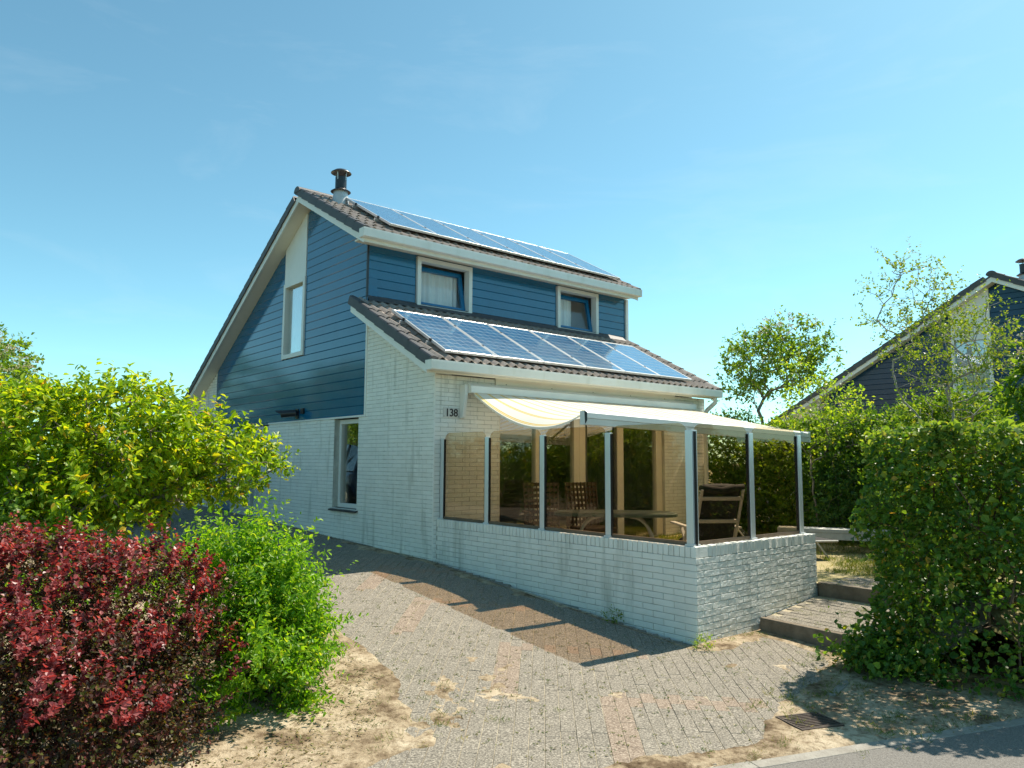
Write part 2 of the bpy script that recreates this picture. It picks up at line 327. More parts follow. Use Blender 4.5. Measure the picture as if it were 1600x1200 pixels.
def vnoise(x, y, seed=0):
    r = np.random.default_rng(seed); out = np.zeros(np.shape(x))
    for k, (f, a) in enumerate([(1.1, 1), (2.3, .6), (4.7, .4), (9.1, .28), (17, .2)]):
        for _ in range(3):
            th = r.uniform(0, 6.28); ph = r.uniform(0, 6.28); out += a / 3 * np.sin(f * (x * math.cos(th) + y * math.sin(th)) * 2.2 + ph + 1.3 * np.sin(f * (y * math.cos(th) - x * math.sin(th)) + ph * 2))
    return out
def garden_z(x, y): return .36 + .02 * np.clip(x - 2.3, 0, 8) * .5

def build_ground():
    xs = np.concatenate([-np.geomspace(900, 8.2, 26), np.arange(-8, 3.4, .055), np.geomspace(3.6, 900, 26)])
    ys = np.concatenate([-np.geomspace(900, 9.2, 22), np.arange(-9, 4.5, .055), np.geomspace(4.7, 900, 26)])
    X, Y = np.meshgrid(xs, ys); Z = gh(Y)
    ins = inside(DRIVE, X, Y); d = edge_dist(DRIVE, X, Y); sd = np.where(ins, -d, d)
    rd = (X - ROAD_P.x) * ROAD_N.x + (Y - ROAD_P.y) * ROAD_N.y          # >0 on the road
    nz = vnoise(X, Y, 3)
    near = (np.abs(X) < 9) & (Y > -9.5) & (Y < 5)
    hh = .006 + .012 * nz + .02 * np.clip(sd, 0, 1)
    lump = np.where(near, hh, 0)
    lump = np.where(near & (sd < .45), np.maximum(lump, .003 + .004 * np.abs(nz)), lump)
    sand_over = -.035 + .05 * np.clip((sd + .36 + .22 * nz + .07 * vnoise(X * 5, Y * 5, 4)) / .34, 0, 1)
    we = np.clip((sd + .2) / .08, 0, 1); sand_over = sand_over * (1 - we) + .010 * we
    Z = Z + np.where(near, np.where(sd < .02, np.minimum(lump, sand_over), lump), -.02)
    Z = np.where(rd > -.12, np.minimum(Z, gh(Y) - .012 - .03 * np.clip((rd + .12) / .14, 0, 1)), Z)
    Z = np.where((X > -.05) & (Y > -4.35), np.minimum(Z, -.25), Z)        # under the house, terrace and lawn
    Z = np.where((X > 1.15) & (Y > -7.0), np.minimum(Z, -.25), Z)
    V = np.stack([X, Y, Z], -1).reshape(-1, 3); nx, ny = len(xs), len(ys)
    I = (np.arange(ny - 1)[:, None] * nx + np.arange(nx - 1)[None, :]).ravel(); F = np.stack([I, I + 1, I + nx + 1, I + nx], -1)
    me = np_mesh('ground', V, F, 'ground_sand', smooth=True)
    s = np.clip((np.hypot(X + 3, Y + 3) - 9) / 6, 0, 1)
    at = me.attributes.new('soil', 'FLOAT', 'POINT'); at.data.foreach_set('value', s.ravel().astype(np.float32))
    tag(obj('ground', me), kind='structure')
    # road
    mb = MB(); a = ROAD_P - ROAD_T * 90; b = ROAD_P + ROAD_T * 90; N = 60
    for i in range(N + 1):
        p = a.lerp(b, i / N)
        for w in (0, 5.2): q = p + ROAD_N * w; mb.v.append((q.x, q.y, -.058))
    for i in range(N): mb.f.append((2 * i, 2 * i + 1, 2 * i + 3, 2 * i + 2)); mb.mi.append(0)
    me = mb.mesh('road', 'asphalt'); me.flip_normals(); tag(obj('road', me), kind='structure')
build_ground()

def frusta(C, ax, ay, hx, hy, ztop, depth, inset):
    """many low boxes with chamfered tops: C (n,3) top centres, ax/ay (n,3) axes"""
    n = len(C); up = np.cross(ax, ay); V = np.zeros((n, 12, 3))
    for k, (sx, sy) in enumerate(((-1, -1), (1, -1), (1, 1), (-1, 1))):
        e = ax * (sx * hx) + ay * (sy * hy); ei = ax * (sx * (hx - .25 * inset)) + ay * (sy * (hy - inset))
        V[:, k] = C + e - up * depth; V[:, 4 + k] = C + e - up * inset; V[:, 8 + k] = C + ei
    q = []
    for k in range(4):
        j = (k + 1) % 4; q += [(k, j, 4 + j, 4 + k), (4 + k, 4 + j, 8 + j, 8 + k)]
    q.append((8, 9, 10, 11)); q = np.array(q)
    F = (np.arange(n)[:, None, None] * 12 + q[None]).reshape(-1, 4); return V.reshape(-1, 3), F, len(q)

def build_driveway():
    V = [(x, y) for x, y in DRIVE]
    xs = np.arange(-6.6, 1.4, .12); ys = np.arange(-6.3, 13.1, .12)
    X, Y = np.meshgrid(xs, ys); Z = gh(Y) - .0045 + .002 * vnoise(X * 3, Y * 3, 5); nx, ny = len(xs), len(ys)
    I = (np.arange(ny - 1)[:, None] * nx + np.arange(nx - 1)[None, :]).ravel(); F = np.stack([I, I + 1, I + nx + 1, I + nx], -1)
    cx = X.ravel()[I] + .06; cy = Y.ravel()[I] + .06; keep = inside(DRIVE, cx, cy)
    drive = tag(obj('driveway', np_mesh('driveway', np.stack([X, Y, Z], -1).reshape(-1, 3), F[keep], 'joint_sand', smooth=True)), kind='structure')
    th = math.radians(42.5); d = np.array([math.sin(th), math.cos(th)]); e = np.array([math.cos(th), -math.sin(th)])
    O = np.array([-1.59, -3.43]); L, Wd = .205, .1025
    pc, pk = [], []
    VS = [np.array(v) for v in ((-.95, -.1), (-1.41, -1.70), (-1.59, -3.43), (-1.84, -4.85))]
    for j in range(-110, 140):
        for i in range(-50, 90):
            a = (i + (.5 if j % 2 else 0)) * L; b = (j + .5) * Wd; p = O + d * a + e * b
            if not (-6.5 < p[0] < 1.2 and -6.3 < p[1] < 13): continue
            pink = False
            for v in VS:
                r = p - v; ra = r @ d; rb = r @ e
                if (-1.2 < ra < .1 and 0 < rb < .21) or (-.1 < ra < .1 and 0 < rb < 1.3): pink = True
            pc.append(p); pk.append(pink)
    pc = np.array(pc); pk = np.array(pk); k = inside(DRIVE, pc[:, 0], pc[:, 1]); k &= (edge_dist(DRIVE, pc[:, 0], pc[:, 1]) > .06)
    pc = pc[k]; pk = pk[k]; r = RNG
    n = len(pc); z = gh(pc[:, 1]) + r.normal(0, .0008, n) + .0 * vnoise(pc[:, 0] * .6, pc[:, 1] * .6, 9)
    sl = (gh(pc[:, 1] + .05) - gh(pc[:, 1] - .05)) / .1
    yaw = r.normal(0, .003, n); tx = r.normal(0, .003, n); ty = r.normal(0, .004, n)
    C = np.stack([pc[:, 0], pc[:, 1], z], -1)
    ca, sa = np.cos(yaw), np.sin(yaw)
    ax = np.stack([d[0] * ca - d[1] * sa, d[0] * sa + d[1] * ca, np.zeros(n)], -1); ax[:, 2] = ax[:, 1] * sl + tx
    ay = np.stack([-ax[:, 1], ax[:, 0], np.zeros(n)], -1); ay[:, 2] = ay[:, 1] * sl + ty
    ax /= np.linalg.norm(ax, axis=1)[:, None]; ay -= ax * (ax * ay).sum(1)[:, None]; ay /= np.linalg.norm(ay, axis=1)[:, None]
    # nearest three hundred in view are objects of their own
    fw = np.array(FW); rel = C - np.array(CAM); dep = rel @ fw; u = 800 + 1172.27 * (rel @ np.array(RT)) / dep; v = 600 - 1172.27 * (rel @ np.array(UP)) / dep
    vis = (dep > 1) & (u > 560) & (u < 1300) & (v > 850) & (v < 1225)
    order = np.argsort(np.where(vis, dep, 1e9)); ind = order[:296]; rest = order[296:]
    hx, hy = .10245, .0495
    def one(mname, mk):
        vv, ff, _ = frusta(np.zeros((1, 3)), np.array([[1., 0, 0]]), np.array([[0, 1., 0]]), hx, hy, 0, .06, .0018); return np_mesh(mname, vv, ff, mk)
    mg, mp = one('paver', 'paver'), one('paver_pink', 'paver_pink')
    for i in ind:
        o = obj('paver', mp if pk[i] else mg, drive)
        R_ = Matrix(((ax[i][0], ay[i][0], 0, 0), (ax[i][1], ay[i][1], 0, 0), (ax[i][2], ay[i][2], 1, 0), (0, 0, 0, 1)))
        up = np.cross(ax[i], ay[i])
        for q in range(3): R_[q][2] = up[q]; R_[q][3] = C[i][q]
        o.matrix_basis = R_
    vv, ff, q = frusta(C[rest], ax[rest], ay[rest], hx, hy, 0, .06, .0018)
    tag(obj('paver_field', np_mesh('paver_field', vv, ff, ['paver', 'paver_pink'], rnd=np.repeat(r.random(len(rest)), q), mi=np.repeat(pk[rest].astype(int), q)), drive), kind='stuff')
build_driveway()
def build_edging():
    k = tag(obj('kerb', MB().box(-.01, .01, -.01, .01, -.3, -.29).mesh('kerb', 'concrete')), kind='structure')
    km = MB().box(-.497, .497, -.05, .05, -.2, 0).mesh('kerb_stone', 'concrete'); a = math.atan2(ROAD_T.y, ROAD_T.x)
    for i in range(7):
        p = ROAD_P - ROAD_T * (1.5 - i * 1.0 + 1.0) - ROAD_N * .055; obj('kerb_stone', km, k, .006, (p.x, p.y, -.054 + random.uniform(-.003, .003)), (0, 0, a + random.uniform(-.004, .004)))
    for (x1, y1), (x2, y2) in (((.93, -5.44), (.34, -5.73)), ((.32, -5.74), (-.28, -5.86))):
        d = math.hypot(x2 - x1, y2 - y1); obj('kerb_stone', km, k, .006, ((x1 + x2) / 2, (y1 + y2) / 2, float(gh(-5.7)) + .008), (0, 0, math.atan2(y2 - y1, x2 - x1)), (d / 1.0, .6, 1))
build_edging()

def build_garden():
    # terrace inside the screen, the two steps, the lawn behind
    mb = MB(); mb.box(.2, 3.0, -4.2, .15, -.3, .325)
    ter = tag(mb.build('terrace', 'joint_sand'), kind='structure')
    pm = MB().box(-.147, .147, -.147, .147, -.03, .012).mesh('slab', 'concrete')
    for i in range(8):
        for j in range(14):
            obj('slab', pm, ter, loc=(.43 + .303 * i, -4.03 + .303 * j, .325 + random.uniform(-.002, .002)))
    xs = np.concatenate([np.arange(2.3, 9, .25), np.geomspace(9.3, 120, 14)]); ys = np.concatenate([-np.geomspace(6.95, 4.5, 12), np.arange(-4.2, 12, .3), np.geomspace(12.4, 120, 10)])
    X, Y = np.meshgrid(xs, ys); Z = garden_z(X, Y) + .012 * vnoise(X, Y, 21) ; Z = np.where((X < 2.95) & (Y > -4.2), np.minimum(Z, .2), Z); Z = np.where((X<2.55)&(Y<-5.6), np.minimum(Z, .25), Z)
    Z = np.where(Y < -5.9, Z - (-5.9 - Y) * .42, Z)
    nx, ny = len(xs), len(ys); I = (np.arange(ny - 1)[:, None] * nx + np.arange(nx - 1)[None, :]).ravel(); F = np.stack([I, I + 1, I + nx + 1, I + nx], -1)
    tag(obj('lawn', np_mesh('lawn', np.stack([X, Y, Z], -1).reshape(-1, 3), F, 'lawn_base', smooth=True)), kind='structure')
    for k, (x0, x1, z0, z1, lab) in enumerate([(1.10, 2.30, -.06, .135, 'lower garden step with a concrete kerb beside the short brick wall'), (2.31, 3.5, .1, .375, 'upper garden step with a concrete kerb leading to the lawn')]):
        st = thing('garden_step', lab, 'step', (x0, -5.05, z0 + .05), 0, 'garden steps')
        loc = Vector((x0, -5.05, z0 + .05))
        y0, y1 = -6.15, -4.41; sh = -.17 if k == 0 else -.05       # the kerb runs slightly askew
        q = MB(); q.prism([(x0 + sh, y0), (x0 + .075 + sh, y0), (x0 + .075, y1), (x0, y1)], 'z', z0, z1)
        q.v = [tuple(Vector(v) - loc) for v in q.v]; q.build('kerb', 'step_edge', st, .008)
        rise = .10 if k == 0 else .01
        q = MB(); q.add([(x0 + .08 + sh, y0, z1 - .014), (x1, y0, z1 + rise - .014), (x1, y1, z1 + rise - .014), (x0 + .08, y1, z1 - .014)], [(0, 1, 2, 3)])
        q.v = [tuple(Vector(v) - loc) for v in q.v]; q.build('bedding', 'joint_sand', st)
        pv = MB().box(-.1005, .1005, -.0495, .0495, -.05, 0).mesh('paver', 'paver')
        nxp = int((x1 - x0 - .1) / .103)
        for i in range(nxp):
            for j in range(8):
                x = x0 + .14 + i * .103; y = y1 - .12 - (j + (.5 if i % 2 else 0)) * .204
                if y < y0 + .05: continue
                xx = x + sh * (y1 - y) / 1.74
                if xx > x1 - .04: continue
                o = obj('paver', pv, st, loc=(xx - loc.x, y - loc.y, z1 - .010 + rise * (x - x0) / (x1 - x0) + random.uniform(-.002, .002) - loc.z)); o.rotation_euler = (-math.atan(rise / (x1 - x0)) + random.uniform(-.008, .008), random.uniform(-.008, .008), math.pi / 2 + random.uniform(-.006, .006))
    # street drain in the sand beside the road
    g = thing('drain_grate', 'rusty slotted iron drain grate in the sand beside the road', 'drain', (-.95, -6.05, -.05), math.radians(-22)); g.scale = (.7, .7, .7)
    MB().box(-.24, .24, -.19, .19, -.16, -.03).build('gully', 'black_plastic', g)
    f = MB(); f.box(-.25, .25, -.2, -.175, -.03, .012).box(-.25, .25, .175, .2, -.03, .012).box(-.25, -.225, -.175, .175, -.03, .012).box(.225, .25, -.175, .175, -.03, .012); f.build('frame', 'rust', g, .003)
    for i in range(9):
        b = MB().box(-.222, .222, -.0095, .0095, -.028, .01); b.build('bar', 'rust', g, .003, loc=(0, -.155 + i * .0385, 0))
build_garden()

# ---------------------------------------------------------------- the house
XR = 6.42; YB = 10.6
def z_low(y): return 3.29 + .53 * y
def z_up(y): return 4.562 + .53 * y
AY = 4.2; AZ = z_up(AY)
def z_back(y): return AZ - .57 * (y - AY)
OFF = .22
BL, BH = .264, .0628                                             # brick pitch and course height
G_OPEN = [(2.2, 3.05, .93, 2.43), (5.9, 6.75, .50, 2.43), (7.9, 8.78, .55, 2.43)]
F_OPEN = [(1.2, 5.15, .32, 2.5)]

def brick_mesh(name, L, H, mk, seed, nx=4, nz=2, amp=.0012, dep=.05):
    """front (facing -Y) a small uneven grid with rounded rim, sides running back into the wall"""
    r = np.random.default_rng(seed); mb = MB(); ins = .0022; xs = np.linspace(-L / 2 + ins, L / 2 - ins, nx + 1); zs = np.linspace(-H / 2 + ins, H / 2 - ins, nz + 1)
    for z in zs:
        for x in xs: mb.v.append((x + r.normal(0, amp), -.0 + r.normal(0, amp), z + r.normal(0, amp * .7)))
    w = nx + 1
    for j in range(nz):
        for i in range(nx): mb.f.append((j * w + i, j * w + i + 1, (j + 1) * w + i + 1, (j + 1) * w + i)); mb.mi.append(0)
    loop = [i for i in range(w)] + [j * w + nx for j in range(1, nz + 1)] + [nz * w + i for i in range(nx - 1, -1, -1)] + [j * w for j in range(nz - 1, 0, -1)]
    k0 = len(mb.v)
    for d in ((.0022, ins), (dep, ins)):
        for i in loop:
            x, y, z = mb.v[i]; sx = np.sign(round(x / (L / 2 - ins) * .51)); sz = np.sign(round(z / (H / 2 - ins) * .51))
            mb.v.append((x + sx * d[1], d[0], z + sz * d[1]))
    n = len(loop)
    for a, b in ((None, k0), (k0, k0 + n)):
        for i in range(n):
            j = (i + 1) % n; p0 = loop[i] if a is None else a + i; p1 = loop[j] if a is None else a + j
            mb.f.append((p0, b + i, b + j, p1)); mb.mi.append(0)
    return mb.mesh(name, mk, False)
def laid(lo, hi, z0, z1, phase, skip, top=None):
    """running-bond rectangles (a0,a1,b0,b1) along one wall, cut at openings"""
    out = []; nc = int((z1 - z0) / BH)
    for c in range(nc):
        zb = z1 - (c + 1) * BH; zt = zb + BH; off = phase + (BL / 2 if c % 2 else 0); a = lo - BL + (off % BL)
        while a < hi:
            segs = [(max(a, lo), min(a + BL, hi))]
            for (o0, o1, p0, p1) in skip:
                if zt - .01 > p0 and zb + .01 < p1:
                    ns = []
                    for s0, s1 in segs:
                        if s1 <= o0 or s0 >= o1: ns.append((s0, s1)); continue
                        if s0 < o0: ns.append((s0, o0))
                        if s1 > o1: ns.append((o1, s1))
                    segs = ns
            for s0, s1 in segs:
                if s1 - s0 > .03 and (top is None or zt < top((s0 + s1) / 2) - .005): out.append((s0, s1, zb, zt))
            a += BL
    return out
def wall_pieces(mb, lo, hi, z0, z1, opens, put):
    xs = sorted({lo, hi, *[v for o in opens for v in o[:2]]})
    for a, b in zip(xs[:-1], xs[1:]):
        hit = [o for o in opens if o[0] <= a + 1e-6 and o[1] >= b - 1e-6]
        if not hit: put(a, b, z0, z1); continue
        o = hit[0]
        if o[2] > z0 + .01: put(a, b, z0, o[2])
        if o[3] < z1 - .01: put(a, b, o[3], z1)

def build_house():
    H = thing('house', 'whitewashed brick house with dark blue boarding and solar panels behind the paved driveway', 'house')
    # ---- masonry core
    g = MB()
    wall_pieces(g, .3, YB, -.2, 2.44, G_OPEN, lambda a, b, c, d: g.box(.005, .3, a, b, c, d))
    g.box(.005, .3, .005, .3, -.2, 2.44)
    g.prism([(.008, 2.44), (1.98, 2.44), (1.98, z_low(1.98) - OFF), (.008, z_low(0) - OFF)], 'x', .005, .3)
    g.prism([(9.06, 2.44), (YB, 2.44), (YB, z_back(YB) - OFF), (9.06, z_back(9.06) - OFF)], 'x', .005, .3)
    wall_pieces(g, .3, XR, -.2, 2.97, F_OPEN, lambda a, b, c, d: g.box(a, b, .005, .3, c, d))
    g.box(.3, XR - .3, YB - .3, YB, -.2, 3.0)
    g.prism([(.3, -.2), (YB, -.2), (YB, z_back(YB) - OFF), (AY, AZ - OFF), (2.1, z_up(2.1) - OFF), (2.1, z_low(2.1) - OFF), (.3, z_low(.3) - OFF)], 'x', XR - .3, XR)
    wall = g.build('wall', 'mortar', H)
    # ---- bricks, gable and front
    rects = [('g', r) for r in laid(0, YB, .2, 2.44, .05, G_OPEN)]
    rects += [('g', r) for r in laid(0, 1.97, 2.4395, 2.44 + 29 * BH, .05 + BL / 2 * (int((2.44 - .2) / BH) % 2), [], lambda y: z_low(y) - OFF)]
    rects += [('g', r) for r in laid(9.08, YB, 2.44, 4.0, .05, [], lambda y: z_back(y) - OFF)]
    rects += [('f', r) for r in laid(0, XR, .25, 2.968, .11, F_OPEN)]
    def key(t):
        k, (a0, a1, b0, b1) = t; c = Vector((0, (a0 + a1) / 2, b0)) if k == 'g' else Vector(((a0 + a1) / 2, 0, b0))
        d = (c - CAM).length
        if k == 'f' and (b0 < 2.1 or c.x > 1.2): d += 6
        if a1 - a0 < .2: d += 3
        return d
    rects.sort(key=key); ind, rest = rects[:290], rects[290:]
    ms = [brick_mesh('brick', BL - .0075, BH - .0068, 'white_brick', 100 + s, 4, 2, .0006) for s in range(6)]
    for k, (a0, a1, b0, b1) in ind:
        L = a1 - a0; me = random.choice(ms); jit = random.uniform(-.0012, .0012)
        if k == 'g': obj('brick', me, wall, loc=(jit, (a0 + a1) / 2, (b0 + b1) / 2), rot=(0, 0, -math.pi / 2), scale=(L / BL, 1, 1))
        else: obj('brick', me, wall, loc=((a0 + a1) / 2, jit, (b0 + b1) / 2), scale=(L / BL, 1, 1))
    C, AX, AYv, HX = [], [], [], []
    Vs, Fs, R_ = [], [], []
    q = None; base = 0
    for grp, ax, ay in (('g', (0, -1., 0), (0, 0, 1.)), ('f', (1., 0, 0), (0, 0, 1.))):
        rr = [r for k, r in rest if k == grp]; n = len(rr); a = np.array(rr); mid = (a[:, 0] + a[:, 1]) / 2; zc = (a[:, 2] + a[:, 3]) / 2; j = RNG.uniform(-.0012, .0012, n)
        Cc = np.stack([j, mid, zc], -1) if grp == 'g' else np.stack([mid, j, zc], -1)
        hx = (a[:, 1] - a[:, 0]) / 2 - .00375
        # one call per length so the chamfer stays even
        v, f, q = frusta_var(Cc, np.tile(ax, (n, 1)), np.tile(ay, (n, 1)), hx, (BH - .0068) / 2, .02, .002)
        Vs.append(v); Fs.append(f + base); base += len(v); R_.append(np.repeat(RNG.random(n), q))
    tag(obj('brickwork', np_mesh('brickwork', np.concatenate(Vs), np.concatenate(Fs), 'white_brick', rnd=np.concatenate(R_)), wall), kind='stuff')
    # ---- boarded gable and upper front
    bk = MB(); wa, wb = 4.39, 5.33; e_ = OFF + .005
    bk.prism([(1.985, 2.445), (wa, 2.445), (wa, z_back(wa) - e_), (AY, AZ - e_), (2.06, z_up(2.06) - e_)], 'x', .022, .2)
    bk.prism([(wb, 2.445), (9.055, 2.445), (9.055, z_back(9.055) - e_), (wb, z_back(wb) - e_)], 'x', .022, .2)
    bk.box(.022, .2, wa, wb, 2.445, 3.71); bk.prism([(wa, 5.2), (wb, 5.2), (wb, z_back(wb) - e_), (wa, z_back(wa) - e_)], 'x', .022, .2)
    wall_pieces(bk, .2, XR - .3, 4.0, 5.43, [(.968, 2.16, 4.36, 5.29), (4.336, 5.53, 4.36, 5.29)], lambda a, b, c, d: bk.box(a, b, 2.062, 2.2, c, d))
    bk.box(.022, .2, 2.062, 2.2, 4.0, 5.43)
    bk.build('backing', 'blue_board', H)
    def gable_board(z0, z1, ya, yb):
        prof = [(.0, z0 + .013), (.0, z1 - .003), (.02, z1 - .001), (.02, z0), (.012, z0)]
        mb = MB(); pts = []
        for sgn in (0, 1):
            for d, z in prof:
                lo = max(ya, (z + OFF + .004 - 4.562) / .53); hi = min(yb, AY + (AZ - OFF - .004 - z) / .57)
                if hi <= lo: return
                pts.append((d, lo if sgn == 0 else hi, z))
        n = len(prof); mb.add(pts, [tuple(range(n)), tuple(range(n, 2 * n))[::-1]] + [(i, n + i, n + (i + 1) % n, (i + 1) % n) for i in range(n)])
        mb.build('siding_board', 'blue_board', H)
    z = 2.475; P = .151
    while z < 6.6:
        z1 = z + P
        if z1 < 3.72: gable_board(z, z1, 2.0, 9.055)
        else:
            for a, b in ((2.0 if z < 4.3 else 2.04, 4.365), (5.355, 9.055)): gable_board(z, z1, a, b)
        z = z1
    z = 4.30
    while z < 5.42:
        z1 = z + P
        for a, b in (((0, .95), (2.178, 4.318), (5.548, XR)) if z < 5.29 else ((0, XR),)):
            mb = MB(); pr = [(2.04, z + .013), (2.04, z1 - .003), (2.06, z1 - .001), (2.06, z), (2.052, z)]
            mb.prism(pr, 'x', a + .006, b - .004); mb.build('siding_board', 'blue_board', H)
        z = z1
    MB().box(-.004, .03, 2.03, 2.06, 4.2, 5.43).build('corner_strip', 'black_metal', H)
    MB().box(XR - .005, XR + .07, 2.0, 2.12, 4.2, 5.30).build('corner_board', 'white_trim', H, .004)
    t = MB(); t.box(-.018, .03, 1.955, 2.0, 2.44, z_low(1.97) - OFF - .002).box(-.018, .03, 2.0, 5.9, 2.44, 2.472); t.build('edge_trim', 'white_trim', H, .003)
    MB().box(0, .022, 5.9, 9.055, 2.44, 2.474).build('edge_trim', 'blue_board', H)
    # ---- roof: deck, soffit, tiles
    r = MB()
    def slab(pts, lo, hi, x0, x1): r.prism([(y, zz - lo) for y, zz in pts] + [(y, zz - hi) for y, zz in pts[::-1]], 'x', x0, x1)
    up = [(1.70, z_up(1.70)), (AY, AZ), (YB + .45, z_back(YB + .45))]; lowp = [(-.22, z_low(-.22)), (2.04, z_low(2.04))]
    slab(up, .05, .13, -.25, XR + .02); slab(lowp, .05, .13, -.25, XR + .02); r.build('roof_deck', 'verge_grey', H)
    r = MB(); slab(up, .13, OFF, -.25, XR + .02); slab(lowp, .13, OFF, -.25, XR + .02); r.build('soffit', 'cream_board', H)
    def barge(pts):
        for x0, x1 in ((-.285, -.25), (XR + .02, XR + .05)):
            b = MB(); b.prism([(y, zz - .095) for y, zz in pts] + [(y, zz - .235) for y, zz in pts[::-1]], 'x', x0, x1); b.build('barge_board', 'white_trim', H, .003)
    barge(up); barge(lowp)
    # tiles: two rolls each
    def tile_mesh():
        mb = MB(); w, ln = .334, .385; n = 12; rows = []
        for (yy, dz) in ((0, .026), (ln, 0)):
            for i in range(n + 1):
                x = -.004 + (w + .008) * i / n; ph = (i / n * 2) % 1.0; zz = .05 * (math.sin(math.pi * min(1, max(0, (ph - .22) / .66))) ** 1.0 if .22 < ph < .88 else 0)
                mb.v.append((x, yy, dz + zz))
        k = n + 1
        for i in range(n): mb.f.append((i, i + 1, k + i + 1, k + i)); mb.mi.append(0)
        b0 = len(mb.v)
        for i in range(n + 1): x, y, z = mb.v[i]; mb.v.append((x, .004, z - .016))
        for i in range(n): mb.f.append((b0 + i, b0 + i + 1, i + 1, i)); mb.mi.append(0)
        return mb.mesh('roof_tile', 'roof_tile')
    tm = tile_mesh(); sl = math.atan(.53); NC = 20; tw = (XR + .02 + .20) / NC
    for f0, fz, rows, gauge in ((-.33, z_low, 8, .332), (1.655, z_up, 9, .322)):
        for rr in range(rows):
            y = f0 + rr * gauge * math.cos(sl)
            for c in range(NC):
                o = obj('roof_tile', tm, H, loc=(-.20 + c * tw, y, fz(y) - .012 + random.uniform(-.002, .002)), rot=(sl + random.uniform(-.006, .006), 0, random.uniform(-.004, .004)), scale=(tw / .334, 1, 1))
    # verge tiles: top rim plus hanging flange
    def verge_mesh(side):
        mb = MB(); ln = .36
        for (yy, dz) in ((0, .016), (ln, 0)):
            for x, zz in ((.12, .03), (.05, .052), (0, .045), (-.016, .028), (-.016, -.105), (0, -.105), (.0, .01), (.12, .0)): mb.v.append((x * side, yy, zz + dz))
        n = 8
        for i in range(n): mb.f.append((i, (i + 1) % n, n + (i + 1) % n, n + i)); mb.mi.append(0)
        mb.f += [tuple(range(n)), tuple(range(n, 2 * n))[::-1]]; mb.mi += [0, 0]
        return mb.mesh('verge_tile', 'verge_grey')
    vm = {1: verge_mesh(1), -1: verge_mesh(-1)}
    for side, xx in ((1, -.30), (-1, XR + .06)):
        for f0, fz, rows, gauge in ((-.33, z_low, 8, .332), (1.655, z_up, 9, .322)):
            for rr in range(rows):
                y = f0 + rr * gauge * math.cos(sl); obj('verge_tile', vm[side], H, loc=(xx, y, fz(y) - .005), rot=(sl, 0, random.uniform(-.006, .006)))
        sb = math.atan(.57)
        for rr in range(27):
            y = YB + .47 - rr * .334 * math.cos(sb)
            if y < AY + .22: break
            obj('verge_tile', vm[-side], H, loc=(xx, y, z_back(y) - .005), rot=(sb, 0, math.pi + random.uniform(-.006, .006)))
    def ridge():
        mb = MB(); n = 8; ln = .43
        for x, s in ((0, 1.0), (ln, .93)):
            for i in range(n + 1):
                a = math.pi * (i / n); mb.v.append((x, -math.cos(a) * .125 * s, math.sin(a) * .105 * s - .02))
        k = n + 1
        for i in range(n): mb.f.append((i, k + i, k + i + 1, i + 1)); mb.mi.append(0)
        mb.f.append(tuple(range(k))[::-1]); mb.mi.append(0)
        return mb.mesh('ridge_tile', 'verge_grey', False)
    rm = ridge()
    for i in range(17): obj('ridge_tile', rm, H, loc=(-.33 + i * .395, AY, AZ - .03 + random.uniform(-.003, .003)), rot=(0, math.radians(-1.2), 0))
    # plain back slope covering
    bs = MB(); bs.prism([(AY, AZ - .02), (YB + .45, z_back(YB + .45) - .02), (YB + .45, z_back(YB + .45) - .05), (AY, AZ - .05)], 'x', -.24, XR + .01); bs.build('back_slope', 'roof_tile', H)
    # flashing at the foot of the upper wall
    MB().add([(-.02, 1.90, z_low(1.90) + .05), (XR - .12, 1.90, z_low(1.90) + .05), (XR - .12, 2.036, z_low(2.036) + .09), (-.02, 2.036, z_low(2.036) + .09)], [(0, 1, 2, 3)]).build('flashing', 'verge_grey', H)
    # ---- gutters
    for y0, zt, zb, yw, zs in ((-.378, 3.118, 2.978, .0, 2.985), (1.60, 5.452, 5.302, 2.04, 5.31)):
        gm = MB(); ga = gm.prism([(y0, zb + .01), (y0 + .02, zb), (y0 + .15, zb), (y0 + .15, zt), (y0 + .135, zt), (y0 + .135, zb + .03), (y0 + .03, zb + .03), (y0 + .018, zt), (y0 - .008, zt), (y0 - .008, zt - .022)], 'x', -.318, XR + .06)
        gm.box(-.322, -.312, y0 + .001, y0 + .148, zb + .001, zt - .003).box(XR + .055, XR + .064, y0 + .001, y0 + .148, zb + .001, zt - .003)
        gm.build('gutter', 'gutter_white', H)
        MB().box(-.24, XR + .04, y0 + .151, yw + .01 if yw < 1 else yw, zs, zs + .03).build('soffit_board', 'cream_board', H)
    fb = MB().box(1.1, 5.45, -.028, -.002, 2.74, 2.983).build('fascia_panel', 'cream_board', H, .003)
    for i in range(9):
        MB().lathe([(.0, -.0), (.007, 0), (.007, .004), (.0, .004)], (0, 0, 0), 8).build('screw', 'rust', fb).matrix_basis = Matrix.Translation((1.3 + i * .48, -.029, 2.9 - .06 * (i % 2))) @ Matrix.Rotation(math.pi / 2, 4, 'X')
    dp = MB(); dp.tube([(6.36, -.29, 2.99), (6.36, -.29, 2.88), (6.33, -.12, 2.74), (6.33, -.07, 2.66), (6.33, -.07, .3)], .042, 12); smooth_angle(dp.build('downpipe', 'white_trim', H), 30)
    # ---- windows
    def frame(mb, a0, a1, b0, b1, w, P):
        """P(a0,a1,b0,b1) adds a box"""
        P(a0, a0 + w, b0, b1); P(a1 - w, a1, b0, b1); P(a0 + w, a1 - w, b0, b0 + w); P(a0 + w, a1 - w, b1 - w, b1)
